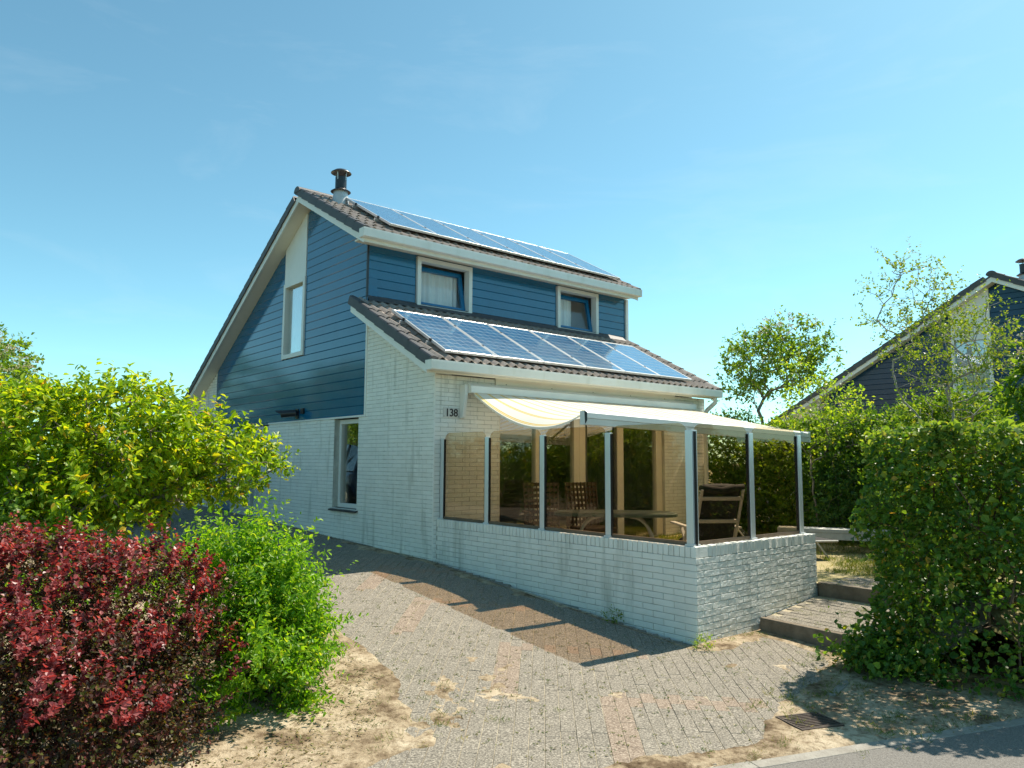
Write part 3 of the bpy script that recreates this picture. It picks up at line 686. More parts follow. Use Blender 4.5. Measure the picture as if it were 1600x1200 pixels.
    for x0, x1, cu in ((.968, 2.16, (.10, .95)), (4.336, 5.53, (.08, .55))):
        z0, z1 = 4.36, 5.285
        mb = MB(); frame(mb, x0, x1, z0, z1, .075, lambda a, b, c, d: mb.box(a, b, 1.995, 2.15, c, d)); win = mb.build('window', 'white_trim', H, .004)
        sx0, sx1, sz0, sz1 = x0 + .08, x1 - .08, z0 + .08, z1 - .085; hh = sz1 - sz0
        tilt = Matrix.Translation((0, 2.09, sz0)) @ Matrix.Rotation(math.radians(-11), 4, 'X')
        sm = MB(); frame(sm, sx0, sx1, 0, hh, .075, lambda a, b, c, d: sm.box(a, b, 0, .055, c, d)); s = sm.build('sash', 'blue_frame', win, .004); s.matrix_basis = tilt
        pm = MB().box(sx0 + .07, sx1 - .07, .02, .03, .07, hh - .07); p = pm.build('pane', 'pane_plain', win); p.matrix_basis = tilt
        cm = MB(); n = 60; cx0 = sx0 + cu[0] * (sx1 - sx0) - .1; cx1 = sx0 + cu[1] * (sx1 - sx0)
        for i in range(n + 1):
            x = cx0 + (cx1 - cx0) * i / n; y = 2.315 + .022 * math.sin(x * 26) + .012 * math.sin(x * 61 + 1)
            cm.v += [(x, y, 4.1), (x, y - .01, 5.2)]
        for i in range(n): cm.f.append((2 * i, 2 * i + 2, 2 * i + 3, 2 * i + 1)); cm.mi.append(0)
        cm.build('curtain', 'curtain', win, smooth=True)
        MB().box(x0 - .02, x1 + .02, 1.97, 2.1, z0 - .03, z0 - .002).build('sill', 'white_trim', win, .003)
    # tall gable window and the white panel above it
    z0, z1 = 3.70, 5.21; y0, y1 = 4.375, 5.345
    mb = MB(); frame(mb, y0, y1, z0, z1, .085, lambda a, b, c, d: mb.box(-.03, .12, a, b, c, d)); win = mb.build('window', 'white_trim', H, .004)
    MB().box(.05, .058, y0 + .08, y1 - .08, z0 + .08, z1 - .08).build('pane', 'pane_clear', win)
    cm = MB(); n = 40
    for i in range(n + 1):
        y = y0 + .02 + .93 * i / n; x = .085 + .006 * math.sin(y * 34); cm.v += [(x, y, 3.74), (x, y, 5.17)]
    for i in range(n): cm.f.append((2 * i, 2 * i + 2, 2 * i + 3, 2 * i + 1)); cm.mi.append(0)
    cm.build('curtain', 'curtain', win, smooth=True)
    pn = MB(); pts = [(y0 + .01, 5.212), (y1 - .01, 5.212), (y1 - .01, z_back(y1) - OFF - .006), (y0 + .01, min(z_back(y0), z_up(y0)) - OFF - .006)]
    pn.prism(pts, 'x', -.012, .022); pn.build('gable_panel', 'white_trim', H)
    # low gable window
    a0, a1, b0, b1 = G_OPEN[0]
    mb = MB(); frame(mb, a0 + .004, a1 - .004, b0 + .004, b1 - .004, .075, lambda a, b, c, d: mb.box(.095, .17, a, b, c, d)); win = mb.build('window', 'white_trim', H, .004)
    MB().box(.125, .133, a0 + .075, a1 - .075, b0 + .075, b1 - .075).build('pane', 'pane_clear', win)
    s = MB(); s.prism([(-.05, b0 - .045), (.095, b0 - .01), (.095, b0 + .012), (-.05, b0 - .02)], 'y', a0 - .05, a1 + .05); s.build('sill', 'dark_sill', win, .003)
    # doors in the gable
    a0, a1, b0, b1 = G_OPEN[1]
    mb = MB(); frame(mb, a0 + .004, a1 - .004, b0 - .05, b1 - .004, .06, lambda a, b, c, d: mb.box(.07, .17, a, b, c, d)); d = mb.build('door', 'white_trim', H, .004)
    for i in range(7): MB().box(.10, .14, a0 + .066 + i * .1035, a0 + .066 + (i + 1) * .1035 - .008, b0 + .02, b1 - .07).build('plank', 'white_trim', d, .004)
    MB().box(.145, .16, a0 + .06, a1 - .06, b0, b1 - .06).build('door_back', 'dark_sill', d)
    a0, a1, b0, b1 = G_OPEN[2]
    mb = MB(); frame(mb, a0 + .004, a1 - .004, b0 - .05, b1 - .004, .07, lambda a, b, c, d: mb.box(.07, .17, a, b, c, d)); d = mb.build('door', 'white_trim', H, .004)
    lf = MB(); frame(lf, a0 + .08, a1 - .08, b0 + .02, b1 - .08, .1, lambda a, b, c, d: lf.box(.09, .14, a, b, c, d)); lf.box(.1, .13, a0 + .17, a1 - .17, b0 + .1, b0 + .55); lf.build('leaf', 'blue_frame', d, .004)
    MB().box(.112, .12, a0 + .17, a1 - .17, b0 + .55, b1 - .17).build('pane', 'pane_clear', d)
    # terrace front: fixed lights and a door leaf
    z0, z1 = .33, 2.46
    fr = MB(); B = lambda a, b, c, d, y0=.06, y1=.16: fr.box(a, b, y0, y1, c, d)
    for a, b in ((1.204, 1.26), (1.99, 2.10), (2.85, 2.98), (2.983, 3.12), (3.92, 4.08), (4.98, 5.146)): B(a, b, z0, z1)
    B(1.204, 5.146, z1, 2.498, .058, .162)
    for a, b in ((1.26, 1.99), (2.10, 2.85), (3.12, 3.92), (4.08, 4.98)): B(a, b, z0, z0 + .07)
    win = fr.build('window', 'cream_frame', H, .004)
    for a, b in ((1.26, 1.99), (2.10, 2.85), (4.08, 4.98)): MB().box(a - .01, b + .01, .105, .113, z0 + .06, z1 + .01).build('pane', 'pane_clear', win)
    dl = MB(); frame(dl, 3.125, 3.915, z0 + .075, z1 - .005, .055, lambda a, b, c, d: dl.box(a, b, .075, .13, c, d)); dl.build('door_leaf', 'verge_grey', win, .004)
    MB().box(3.17, 3.87, .10, .108, z0 + .12, z1 - .05).build('pane', 'pane_clear', win)
    # rooms behind the glass
    rm_ = MB(); rm_.box(.31, XR - .31, .31, YB - .31, .30, .335).box(.31, XR - .31, .31, YB - .31, 2.62, 2.7).box(.31, XR - .31, 3.6, 3.66, .34, 2.61).box(.31, XR - .31, 3.3, 3.36, 2.71, 5.3)
    rm_.build('interior', 'interior', H)
    ur = MB(); ur.box(.31, XR - .31, 2.80, 2.84, 3.9, 5.6).box(.31, XR - .31, 2.22, 2.79, 3.86, 3.9); ur.build('upper_room', 'curtain', H)
    # ---- flue
    fx, fy = .28, 3.62; zr = z_up(fy)
    f = MB().lathe([(.185, -.10), (.155, .02), (.125, .27), (.0, .275)], (fx, fy, zr), 28); fl = smooth_angle(f.build('flue_pipe', 'lead', H), 40)
    smooth_angle(MB().lathe([(.0, .26), (.105, .26), (.105, .52), (.10, .525), (.10, .50), (0, .5)], (fx, fy, zr), 28).build('pipe', 'black_metal', fl), 40)
    smooth_angle(MB().lathe([(.105, .285), (.185, .235), (.187, .24), (.108, .297)], (fx, fy, zr), 28).build('storm_collar', 'black_metal', fl), 40)
    smooth_angle(MB().lathe([(.19, .60), (.185, .61), (.12, .655), (.05, .675), (.0, .68), (.0, .66), (.12, .635), (.188, .598)], (fx, fy, zr), 28).build('cowl', 'black_metal', fl), 50)
    for k in range(4):
        a = k * math.pi / 2 + .5; MB().bar((fx + .103 * math.cos(a), fy + .103 * math.sin(a), zr + .46), (fx + .12 * math.cos(a), fy + .12 * math.sin(a), zr + .65), .018, .006).build('cowl_strut', 'lead', fl)
    return H

def frusta_var(C, ax, ay, hx, hy, depth, inset):
    n = len(C); up = np.cross(ax, ay); V = np.zeros((n, 12, 3)); hx = hx[:, None]
    for k, (sx, sy) in enumerate(((-1, -1), (1, -1), (1, 1), (-1, 1))):
        e = ax * (sx * hx) + ay * (sy * hy); ei = ax * (sx * (hx - inset)) + ay * (sy * (hy - inset))
        V[:, k] = C + e - up * depth; V[:, 4 + k] = C + e - up * inset; V[:, 8 + k] = C + ei
    q = []
    for k in range(4):
        j = (k + 1) % 4; q += [(k, j, 4 + j, 4 + k), (4 + k, 4 + j, 8 + j, 8 + k)]
    q.append((8, 9, 10, 11)); q = np.array(q)
    F = (np.arange(n)[:, None, None] * 12 + q[None]).reshape(-1, 4); return V.reshape(-1, 3), F, len(q)
HOUSE = build_house()

def copy_tree(o, parent=None):
    c = o.copy(); COL.objects.link(c); c.parent = parent
    for ch in o.children: copy_tree(ch, c)
    return c
def build_neighbour():
    N = thing('house', 'neighbouring dark blue gabled house half hidden by garden trees at the right', 'house', (16.0, -6.5, -.15))
    for ch in HOUSE.children:
        nm = ch.name.split('.')[0]
        if nm in ('roof_tile', 'interior'): continue
        if nm == 'wall':
            c = ch.copy(); COL.objects.link(c); c.parent = N
            b = [k for k in ch.children if k.name.startswith('brickwork')][0].copy(); COL.objects.link(b); b.parent = c; continue
        c = copy_tree(ch, N)
        if nm in ('siding_board', 'backing'): c.material_slots[0].link = 'OBJECT'; c.material_slots[0].material = M['blue_board_shaded']  # neighbour boarding: shade painted in by the darker copy
    bs = MB()
    for f, y0, y1 in ((z_up, 1.66, AY), (z_low, -.3, 2.04)): bs.prism([(y0, f(y0) + .02), (y1, f(y1) + .02), (y1, f(y1) - .04), (y0, f(y0) - .04)], 'x', -.24, XR + .01)
    bs.build('tiled_slope', 'roof_tile', N)
build_neighbour()

# ---------------------------------------------------------------- low porch wall
def build_low_wall():
    P, Wd, HT, X0 = 4.39, 2.34, .919, .06
    Wl = thing('low_brick_wall', 'low white brick wall around the terrace with an upright brick coping', 'wall', (X0, -P, 0)); L0 = Vector((X0, -P, 0))
    c = MB(); c.box(X0 + .0065, X0 + .205, -P + .0065, .0, -.25, .81).box(X0 + .205, Wd - .0065, -P + .0065, -P + .205, -.25, .81)
    c.v = [tuple(Vector(v) - L0) for v in c.v]; c.build('core', 'mortar', Wl)
    c = MB(); c.box(X0 + .012, X0 + .2, -P + .012, -.003, .80, .905).box(X0 + .2, Wd - .012, -P + .012, -P + .2, .80, .905); c.v = [tuple(Vector(v) - L0) for v in c.v]; c.build('coping_mortar', 'mortar', Wl)
    ml = [brick_mesh('brick', BL - .0085, BH - .0075, 'white_brick', s, 4, 2, .0006) for s in range(8)]
    mr = [brick_mesh('brick', BL - .0085, BH - .0075, 'rough_brick', 50 + s, 6, 2, .0007) for s in range(8)]
    zt = HT - .107
    for a0, a1, b0, b1 in laid(0, P, zt - 13.5 * BH, zt, .29 % BL, []):
        ym = -(a0 + a1) / 2
        if b1 < gh(ym) - .01: continue
        obj('brick', random.choice(ml), Wl, loc=(random.uniform(-.001, .001), ym + P, (b0 + b1) / 2), rot=(0, 0, -math.pi / 2), scale=((a1 - a0) / BL, 1, 1))
    for a0, a1, b0, b1 in laid(X0 + .001, Wd, zt - 13.5 * BH, zt, .12, []):
        xm = (a0 + a1) / 2; lim = -.05 if xm < 1.1 else .1 + .1 * (xm - 1.1)
        if b1 < lim: continue
        obj('brick', random.choice(mr), Wl, loc=(xm - X0, random.uniform(-.0009, .0009), (b0 + b1) / 2), scale=((a1 - a0) / BL, 1, 1))
    # upright coping bricks
    def soldier(seed, mk, amp):
        r = np.random.default_rng(seed); me = MB().box(-.028, .028, 0, .205, -.0525, .0525); b = bpy.data.meshes.new('coping_brick')
        V = []; 
        import bmesh
        bm = bmesh.new(); me2 = me.mesh('t', mk); bm.from_mesh(me2); bmesh.ops.bevel(bm, geom=[e for e in bm.edges], offset=.004, segments=1, affect='EDGES')
        for v in bm.verts: v.co += Vector(r.normal(0, amp, 3))
        bm.to_mesh(b); bm.free(); b.materials.append(M[mk]); return b
    sl = [soldier(s, 'white_brick', .0012) for s in range(6)]; sr = [soldier(20 + s, 'rough_brick', .0022) for s in range(6)]
    n = 66; step = (P - .205) / n if False else P / n
    for i in range(n): obj('coping_brick', random.choice(sl), Wl, loc=(random.uniform(-.0015, .0015), P - step * (i + .5), HT - .0525 + random.uniform(-.0015, .0015)), rot=(0, 0, -math.pi / 2))
    n = 31; step = (Wd - X0 - .205) / n
    for i in range(n): obj('coping_brick', random.choice(sr), Wl, loc=(.207 + step * (i + .5), random.uniform(-.0015, .0015), HT - .0525 + random.uniform(-.002, .002)))
build_low_wall()

# ---------------------------------------------------------------- glass wind screen on the wall
def build_screen():
    S = thing('glass_wind_screen', 'bronze tinted glass wind screen with pale metal posts on the low wall', 'wind screen', (.13, -4.3, .92)); L0 = Vector((.13, -4.3, .92))
    ys = [-.05, -1.07, -2.145, -3.21]; xs = [1.165, 2.165]; top = 2.05
    def post(x, y, w, d, dirn):
        mb = MB(); mb.box(-w / 2, w / 2, -d / 2, d / 2, 0, top - .925); o = mb.build('post', 'aluminium', S, .004, loc=Vector((x, y, .925)) - L0)
        if dirn == 'y':
            for sgn in (-1, 1): MB().box(-.018, .012, sgn * (d / 2 + .001), sgn * (d / 2 + .012), 0, top - .94).build('gasket', 'rubber', o)
        else:
            for sgn in (-1, 1): MB().box(sgn * (w / 2 + .001), sgn * (w / 2 + .012), -.012, .018, 0, top - .94).build('gasket', 'rubber', o)
        MB().box(-w / 2 - .012, w / 2 + .012, -d / 2 - .012, d / 2 + .012, -.006, .012).build('foot', 'aluminium', o, .002)
    for y in ys: post(.13, y, .05, .075, 'y')
    post(.135, -4.30, .085, .085, 'y')
    for x in xs: post(x, -4.3, .075, .05, 'x')
    def pane(a0, a1, axis, zt):
        r = .11; pts = [(a0, .955), (a1, .955)]
        for k in range(9): t = k / 8 * math.pi / 2; pts.append((a1 - r + r * math.cos(t), zt - r + r * math.sin(t)))
        for k in range(9): t = math.pi / 2 + k / 8 * math.pi / 2; pts.append((a0 + r + r * math.cos(t), zt - r + r * math.sin(t)))
        mb = MB()
        if axis == 'y': mb.prism(pts, 'x', .128, .136)
        else: mb.prism(pts, 'y', -4.302, -4.294)
        mb.v = [tuple(Vector(v) - L0) for v in mb.v]; mb.build('pane', 'pane_bronze', S)
        rl = MB()
        if axis == 'y': rl.box(.118, .146, a0, a1, .92, .958)
        else: rl.box(a0, a1, -4.312, -4.284, .92, .958)
        rl.v = [tuple(Vector(v) - L0) for v in rl.v]; rl.build('rail', 'wood_dark', S)
    yy = ys + [-4.30]
    for a, b in zip(yy[:-1], yy[1:]): pane(b + (.045 if b == -4.30 else .04), a - .04, 'y', 2.125)
    xx = [.135] + xs
    for a, b in zip(xx[:-1], xx[1:]): pane(a + .045, b - .04, 'x', 2.115)
build_screen()

# ---------------------------------------------------------------- awning
def build_awning():
    A = thing('awning', 'yellow and white striped awning sagging over the terrace with a white front bar', 'awning', (.45, 0, 2.74)); L0 = Vector((.45, 0, 2.74))
    def B(mb, name, mk, bev=0, sm=False):
        mb.v = [tuple(Vector(v) - L0) for v in mb.v]; return mb.build(name, mk, A, bev, sm)
    B(MB().prism([(-.20, 2.72), (-.03, 2.70), (-.03, 2.86), (-.10, 2.87), (-.20, 2.82)], 'x', .50, 5.88), 'cassette', 'white_trim', .006)
    B(MB().prism([(-.075, 2.36), (-.002, 2.34), (-.002, 2.84), (-.13, 2.84), (-.13, 2.68)], 'x', .44, .495), 'bracket', 'white_trim', .004)
    B(MB().prism([(-.075, 2.40), (-.03, 2.38), (-.03, 2.84), (-.13, 2.84), (-.13, 2.68)], 'x', 5.885, 5.93), 'bracket', 'white_trim', .004)
    zl, zr_ = 2.30, 2.19; x0, x1 = .47, 5.72; yb = -2.5
    def zbar(x): return zl + (zr_ - zl) * (x - x0) / (x1 - x0)
    nx, ny = 90, 30; cl = MB()
    for j in range(ny + 1):
        t = j / ny
        for i in range(nx + 1):
            s = i / nx; xa = .56 + (5.82 - .56) * s; xb = x0 + .05 + (x1 - x0 - .1) * s; x = xa + (xb - xa) * t
            sag = .24 * math.exp(-s / .10) + .05 * math.exp(-s / .5) + .012
            z = 2.715 + (zbar(x) + .035 - 2.715) * t - sag * 4 * t * (1 - t) * (.85 + .3 * t) - .008 * math.sin(s * 40 + t * 3) * math.sin(math.pi * t)
            cl.v.append((x, -.19 + (yb + .05 + .19) * t, z))
    w = nx + 1
    for j in range(ny):
        for i in range(nx): cl.f.append((j * w + i, (j + 1) * w + i, (j + 1) * w + i + 1, j * w + i + 1)); cl.mi.append(0)
    c = B(cl, 'cloth', 'awning_cloth', 0, True)
    # stitched hem along the sagging side
    hem = MB(); pts = [cl.v[j * w] for j in range(ny + 1)]
    hem.v = []; 
    for p in pts: hem.v += [(p[0] + .002, p[1], p[2] - .002), (p[0] - .004, p[1], p[2] - .028)]
    for j in range(ny): hem.f.append((2 * j, 2 * j + 2, 2 * j + 3, 2 * j + 1)); hem.mi.append(0)
    hem.build('hem', 'awning_cloth', A)
    def barp(prof, name, mk, a=x0, b=x1, bev=.004):
        mb = MB(); n = len(prof); vs = [(a, y, zbar(a) + z) for y, z in prof] + [(b, y, zbar(b) + z) for y, z in prof]
        mb.add(vs, [tuple(range(n)), tuple(range(n, 2 * n))[::-1]] + [(i, n + i, n + (i + 1) % n, (i + 1) % n) for i in range(n)]); return B(mb, name, mk, bev)
    barp([(yb - .05, -.045), (yb + .06, -.045), (yb + .06, .03), (yb + .03, .05), (yb - .02, .045), (yb - .05, .02)], 'front_bar', 'white_trim')
    barp([(yb - .03, -.125), (yb + .05, -.125), (yb + .05, -.047), (yb - .042, -.047)], 'front_bar_lip', 'white_trim')
    barp([(yb - .055, -.07), (yb - .03, -.11), (yb - .018, .045), (yb - .055, .025)], 'end_cap', 'black_plastic', x0 - .012, x0, 0)
    barp([(yb - .028, -.124), (yb + .06, -.124), (yb + .06, .04), (yb - .015, .045)], 'end_plate', 'white_trim', x0 - .008, x0, 0)
    barp([(yb - .052, -.125), (yb + .06, -.125), (yb + .06, .05), (yb - .052, .05)], 'end_cap', 'white_trim', x1, x1 + .012, 0)
    for xs, xe, xm in ((1.0, 1.5, 2.25), (5.3, 4.8, 4.1)):
        ar = MB(); ar.bar((xs, -.12, 2.66), (xm, -1.3, 2.42), .05, .04); ar.bar((xm, -1.3, 2.42), (xe, yb + .04, 2.22), .045, .035); B(ar, 'folding_arm', 'white_trim', .004)
build_awning()

# ---------------------------------------------------------------- solar panels
def build_panels():
    def panel_meshes(w, h):
        fm = MB(); t = .028
        fm.box(0, t, 0, h, -.04, 0).box(w - t, w, 0, h, -.04, 0).box(t, w - t, 0, t, -.04, 0).box(t, w - t, h - t, h, -.04, 0)
        bk = MB().box(t, w - t, t, h - t, -.012, -.006)
        ce = []; nx, ny = 6, 10; cw = (w - 2 * t - .02) / nx; ch = (h - 2 * t - .03) / ny; V = []; F = []
        for j in range(ny):
            for i in range(nx):
                xa = t + .01 + i * cw + .005; xb = xa + cw - .010; ya = t + .015 + j * ch + .006; yb = ya + ch - .012; k = len(V)
                # each cell is cut by its two thin conductors
                for q in range(3):
                    x_a = xa + (xb - xa) * q / 3 + (.002 if q else 0); x_b = xa + (xb - xa) * (q + 1) / 3 - (.002 if q < 2 else 0); k = len(V)
                    V += [(x_a, ya, -.0045), (x_b, ya, -.0045), (x_b, yb, -.0045), (x_a, yb, -.0045)]; F.append((k, k + 1, k + 2, k + 3))
        return fm.mesh('frame', 'panel_frame'), bk.mesh('backing', 'panel_back'), (np.array(V), np.array(F))
    labs = ['blue solar panel at the chimney end of the %s row', 'second blue solar panel from the gable end in the %s row', 'third blue solar panel from the gable end in the %s row', 'fourth blue solar panel from the gable end in the %s row', 'fifth blue solar panel from the gable end in the %s row', 'last blue solar panel at the far end of the %s row']
    for row, (z0, s, ya, yb_, xa, px) in {'lower roof': (3.425, .55, -.25, 1.22, .0, .952), 'upper roof': (4.68, .55, 1.86, 3.48, .32, .962)}.items():
        h = (yb_ - ya) * math.sqrt(1 + s * s); w = px - .012; fm, bk, (CV, CF) = panel_meshes(w, h); ang = math.atan(s)
        for i in range(6):
            lab = labs[i] % row if i else 'blue solar panel nearest the boarded gable in the %s row' % row
            T = thing('solar_panel', lab, 'solar panel', (xa + i * px, ya, z0 + s * ya), 0, 'solar panels on the house roof'); T.rotation_euler = (ang, 0, 0)
            obj('frame', fm, T, .003); obj('backing', bk, T)
            rn = np.repeat(RNG.uniform(.2, .6, 60), 3)
            obj('solar_cells', np_mesh('solar_cells', CV, CF, 'solar_cell', rnd=rn), T)
            for yy in (.25, .75):
                MB().box(.0 if i else -.06, px if i < 5 else w + .06, h * yy - .02, h * yy + .02, -.085, -.042).build('rail', 'panel_frame', T)
                MB().box(-.018 if i == 0 else -.012, .012, h * yy - .02, h * yy + .02, -.04, .006).build('clamp', 'black_metal', T)
                for hx in (.2, .7): MB().box(hx, hx + .03, h * yy - .09, h * yy - .02, -.17, -.06).build('roof_hook', 'panel_frame', T)
build_panels()

# ---------------------------------------------------------------- things fixed to the house
def build_fixtures():
    P = thing('house_number', 'small pale plate with the black house number 138 on white brick', 'house number', (.29, -.002, 2.428))
    MB().box(-.145, .145, -.008, 0, -.072, .072).build('plate', 'number_plate', P, .002)
    for i, ch in enumerate('138'):
        cu = bpy.data.curves.new('digit', 'FONT'); cu.body = ch; cu.size = .155; cu.extrude = .002; cu.align_x = 'CENTER'; cu.offset = .003
        t = bpy.data.objects.new('tmp', cu); COL.objects.link(t); bpy.context.view_layer.update()
        me = bpy.data.meshes.new_from_object(t.evaluated_get(bpy.context.evaluated_depsgraph_get())); bpy.data.objects.remove(t)
        me.materials.clear(); me.materials.append(M['digit_black'])
        obj('digit', me, P, loc=(-.072 + i * .074, -.0105, -.054), rot=(math.pi / 2, 0, 0))
    for x in (-.13, .13):
        MB().box(x - .005, x + .005, -.011, -.006, -.06, -.05).build('screw', 'black_metal', P)
    F = thing('wall_floodlight', 'black floodlight on a bracket low on the blue boarding', 'floodlight', (0, 4.55, 2.60))
    MB().box(-.03, -.001, -.05, .05, -.09, .09).build('back_plate', 'black_metal', F, .004)
    MB().bar((-.02, 0, 0), (-.11, 0, 0), .035, .03).build('arm', 'black_metal', F)
    b = MB(); d = Vector((-.72, .69, -.08)).normalized(); p = Vector((-.14, 0, 0)); b.tube([p - d * .12, p - d * .1, p + d * .15, p + d * .17], [.05, .065, .07, .07], 20); smooth_angle(b.build('lamp_body', 'black_metal', F), 40)
    v = MB(); c = p + d * .165; r = d.cross(Vector((0, 0, 1))).normalized(); u = r.cross(d); n = 12
    for q in (0, .13):
        for i in range(n + 1):
            a = math.pi * (i / n); v.v.append(tuple(c + d * (q * (math.sin(a) ** .7)) + (r * math.cos(a) + u * math.sin(a)) * .075))
    for i in range(n): v.f.append((i, i + 1, n + 2 + i, n + 1 + i)); v.mi.append(0)
    v.build('visor', 'black_metal', F)
    MB().tube([c, c + d * .006], [.062, .062], 20).build('lens', 'lamp_glass', F)
    MB().box(-.045, -.002, -.3, -.2, -.01, .09).build('sensor', 'black_plastic', F, .006)
build_fixtures()

# ---------------------------------------------------------------- terrace furniture
TZ = .337
def build_recliner(label, loc, rz, fab, frame, recl=22, hgt=1.0):
    T = thing('garden_chair', label, 'garden chair', loc, rz)        # faces local +Y
    w = .29; a = math.radians(recl); top = Vector((0, -.22 - math.sin(a) * .72, .42 + math.cos(a) * .72 * (hgt)))
    for s in (-1, 1):
        MB().bar((s * w, .30, .0), (s * w, -.14, .63), .022, .038, (1, 0, 0)).build('leg', frame, T, .004)
        MB().bar((s * w * .93, -.42, .0), (s * w * .93, .12, .63), .022, .038, (1, 0, 0)).build('leg', frame, T, .004)
        ar = MB(); ar.add([(s * w - .03, -.27, .625), (s * w + .03, -.27, .625), (s * w + .035, .36, .645), (s * w - .035, .36, .645), (s * w - .03, -.27, .65), (s * w + .03, -.27, .65), (s * w + .035, .36, .672), (s * w - .035, .36, .672)], [(3, 2, 1, 0), (4, 5, 6, 7), (0, 1, 5, 4), (1, 2, 6, 5), (2, 3, 7, 6), (3, 0, 4, 7)]); ar.build('armrest', frame, T, .008)
        MB().bar((s * .245, -.17, .36), (s * .245, top.y, top.z), .026, .03, (1, 0, 0)).build('back_post', frame, T, .005)
    for f in (.12, .5, .86):
        q = Vector((0, -.17, .36)).lerp(top, f); MB().bar((-.24, q.y - .012, q.z), (.24, q.y - .012, q.z), .018, .045, (0, math.sin(a), -math.cos(a))).build('back_rail', frame, T, .004)
    MB().bar((-.27, .26, .40), (.27, .26, .40), .03, .03).build('seat_rail', frame, T)
    # cushion: slightly slack cloth, thick at the head
    cu = MB(); n = 22; m2 = 10; path = []
    for i in range(n + 1):
        t = i / n
        if t < .38: p = Vector((0, .30 - .47 * (t / .38), .43 - .02 * math.sin(t / .38 * math.pi))); nr = Vector((0, 0, 1))
        else:
            p = Vector((0, -.17, .41)).lerp(top + Vector((0, .03, .03)), (t - .38) / .62); nr = Vector((0, math.cos(a), math.sin(a)))
        path.append((p, nr))
    for side in (0, 1):
        for i, (p, nr) in enumerate(path):
            for j in range(m2 + 1):
                s = -1 + 2 * j / m2; th = (.012 + .045 * (1 - abs(s) ** 4) * (1 + (.5 if i > n * .85 else 0)) ) * side
                cu.v.append(tuple(p + Vector((s * .235, 0, 0)) + nr * (th + .012 + random.uniform(-.004, .004))))
    k = m2 + 1; half = (n + 1) * k
    for i in range(n):
        for j in range(m2):
            q = (i * k + j, i * k + j + 1, (i + 1) * k + j + 1, (i + 1) * k + j); cu.f.append(q); cu.f.append(tuple(half + x for x in q[::-1])); cu.mi += [0, 0]
    for i in range(n):
        for j in (0, m2): q = (i * k + j, (i + 1) * k + j, half + (i + 1) * k + j, half + i * k + j); cu.f.append(q); cu.mi.append(0)
    for j in range(m2): cu.f.append((j, j + 1, half + j + 1, half + j)); e = n * k; cu.f.append((e + j, e + j + 1, half + e + j + 1, half + e + j)); cu.mi += [0, 0]
    cu.build('cushion', fab, T, smooth=True)
    hp = MB(); hp.tube([top + Vector((-.26, .03, .02)), top + Vector((-.13, .04, .0)), top + Vector((.0, .035, -.012)), top + Vector((.14, .04, .01)), top + Vector((.27, .03, .035))], [.03, .045, .042, .045, .03], 10); hp.build('head_roll', fab, T, smooth=True)
    return T
def build_wicker(label, loc, rz):
    T = thing('wicker_chair', label, 'wicker chair', loc, rz, 'wicker chairs on the terrace')
    for sx in (-1, 1):
        for sy in (-1, 1): MB().bar((sx * .23, sy * .22, 0), (sx * .23, sy * .22, .42), .04, .04).build('leg', 'wicker', T, .005)
    MB().box(-.26, .26, -.25, .25, .38, .44).build('seat', 'wicker', T, .015)
    for k in range(9):
        x = -.25 + k * .0625; MB().bar((x, -.25, .44), (x * 1.05, -.36, 1.08), .05, .012, (1, 0, 0)).build('back_strip', 'wicker', T, .002)
    for k in range(8):
        f = .08 + k * .125; MB().bar((-.27, -.265 - .1 * f, .44 + .64 * f), (.27, -.265 - .1 * f, .44 + .64 * f), .012, .05, (0, 0, 1)).build('cross_strip', 'wicker', T, .002)
    for s in (-1, 1): MB().bar((s * .27, -.30, .66), (s * .27, .22, .66), .05, .03).build('armrest', 'wicker', T, .006); MB().bar((s * .27, .2, .42), (s * .27, .2, .65), .035, .035).build('arm_post', 'wicker', T, .004)
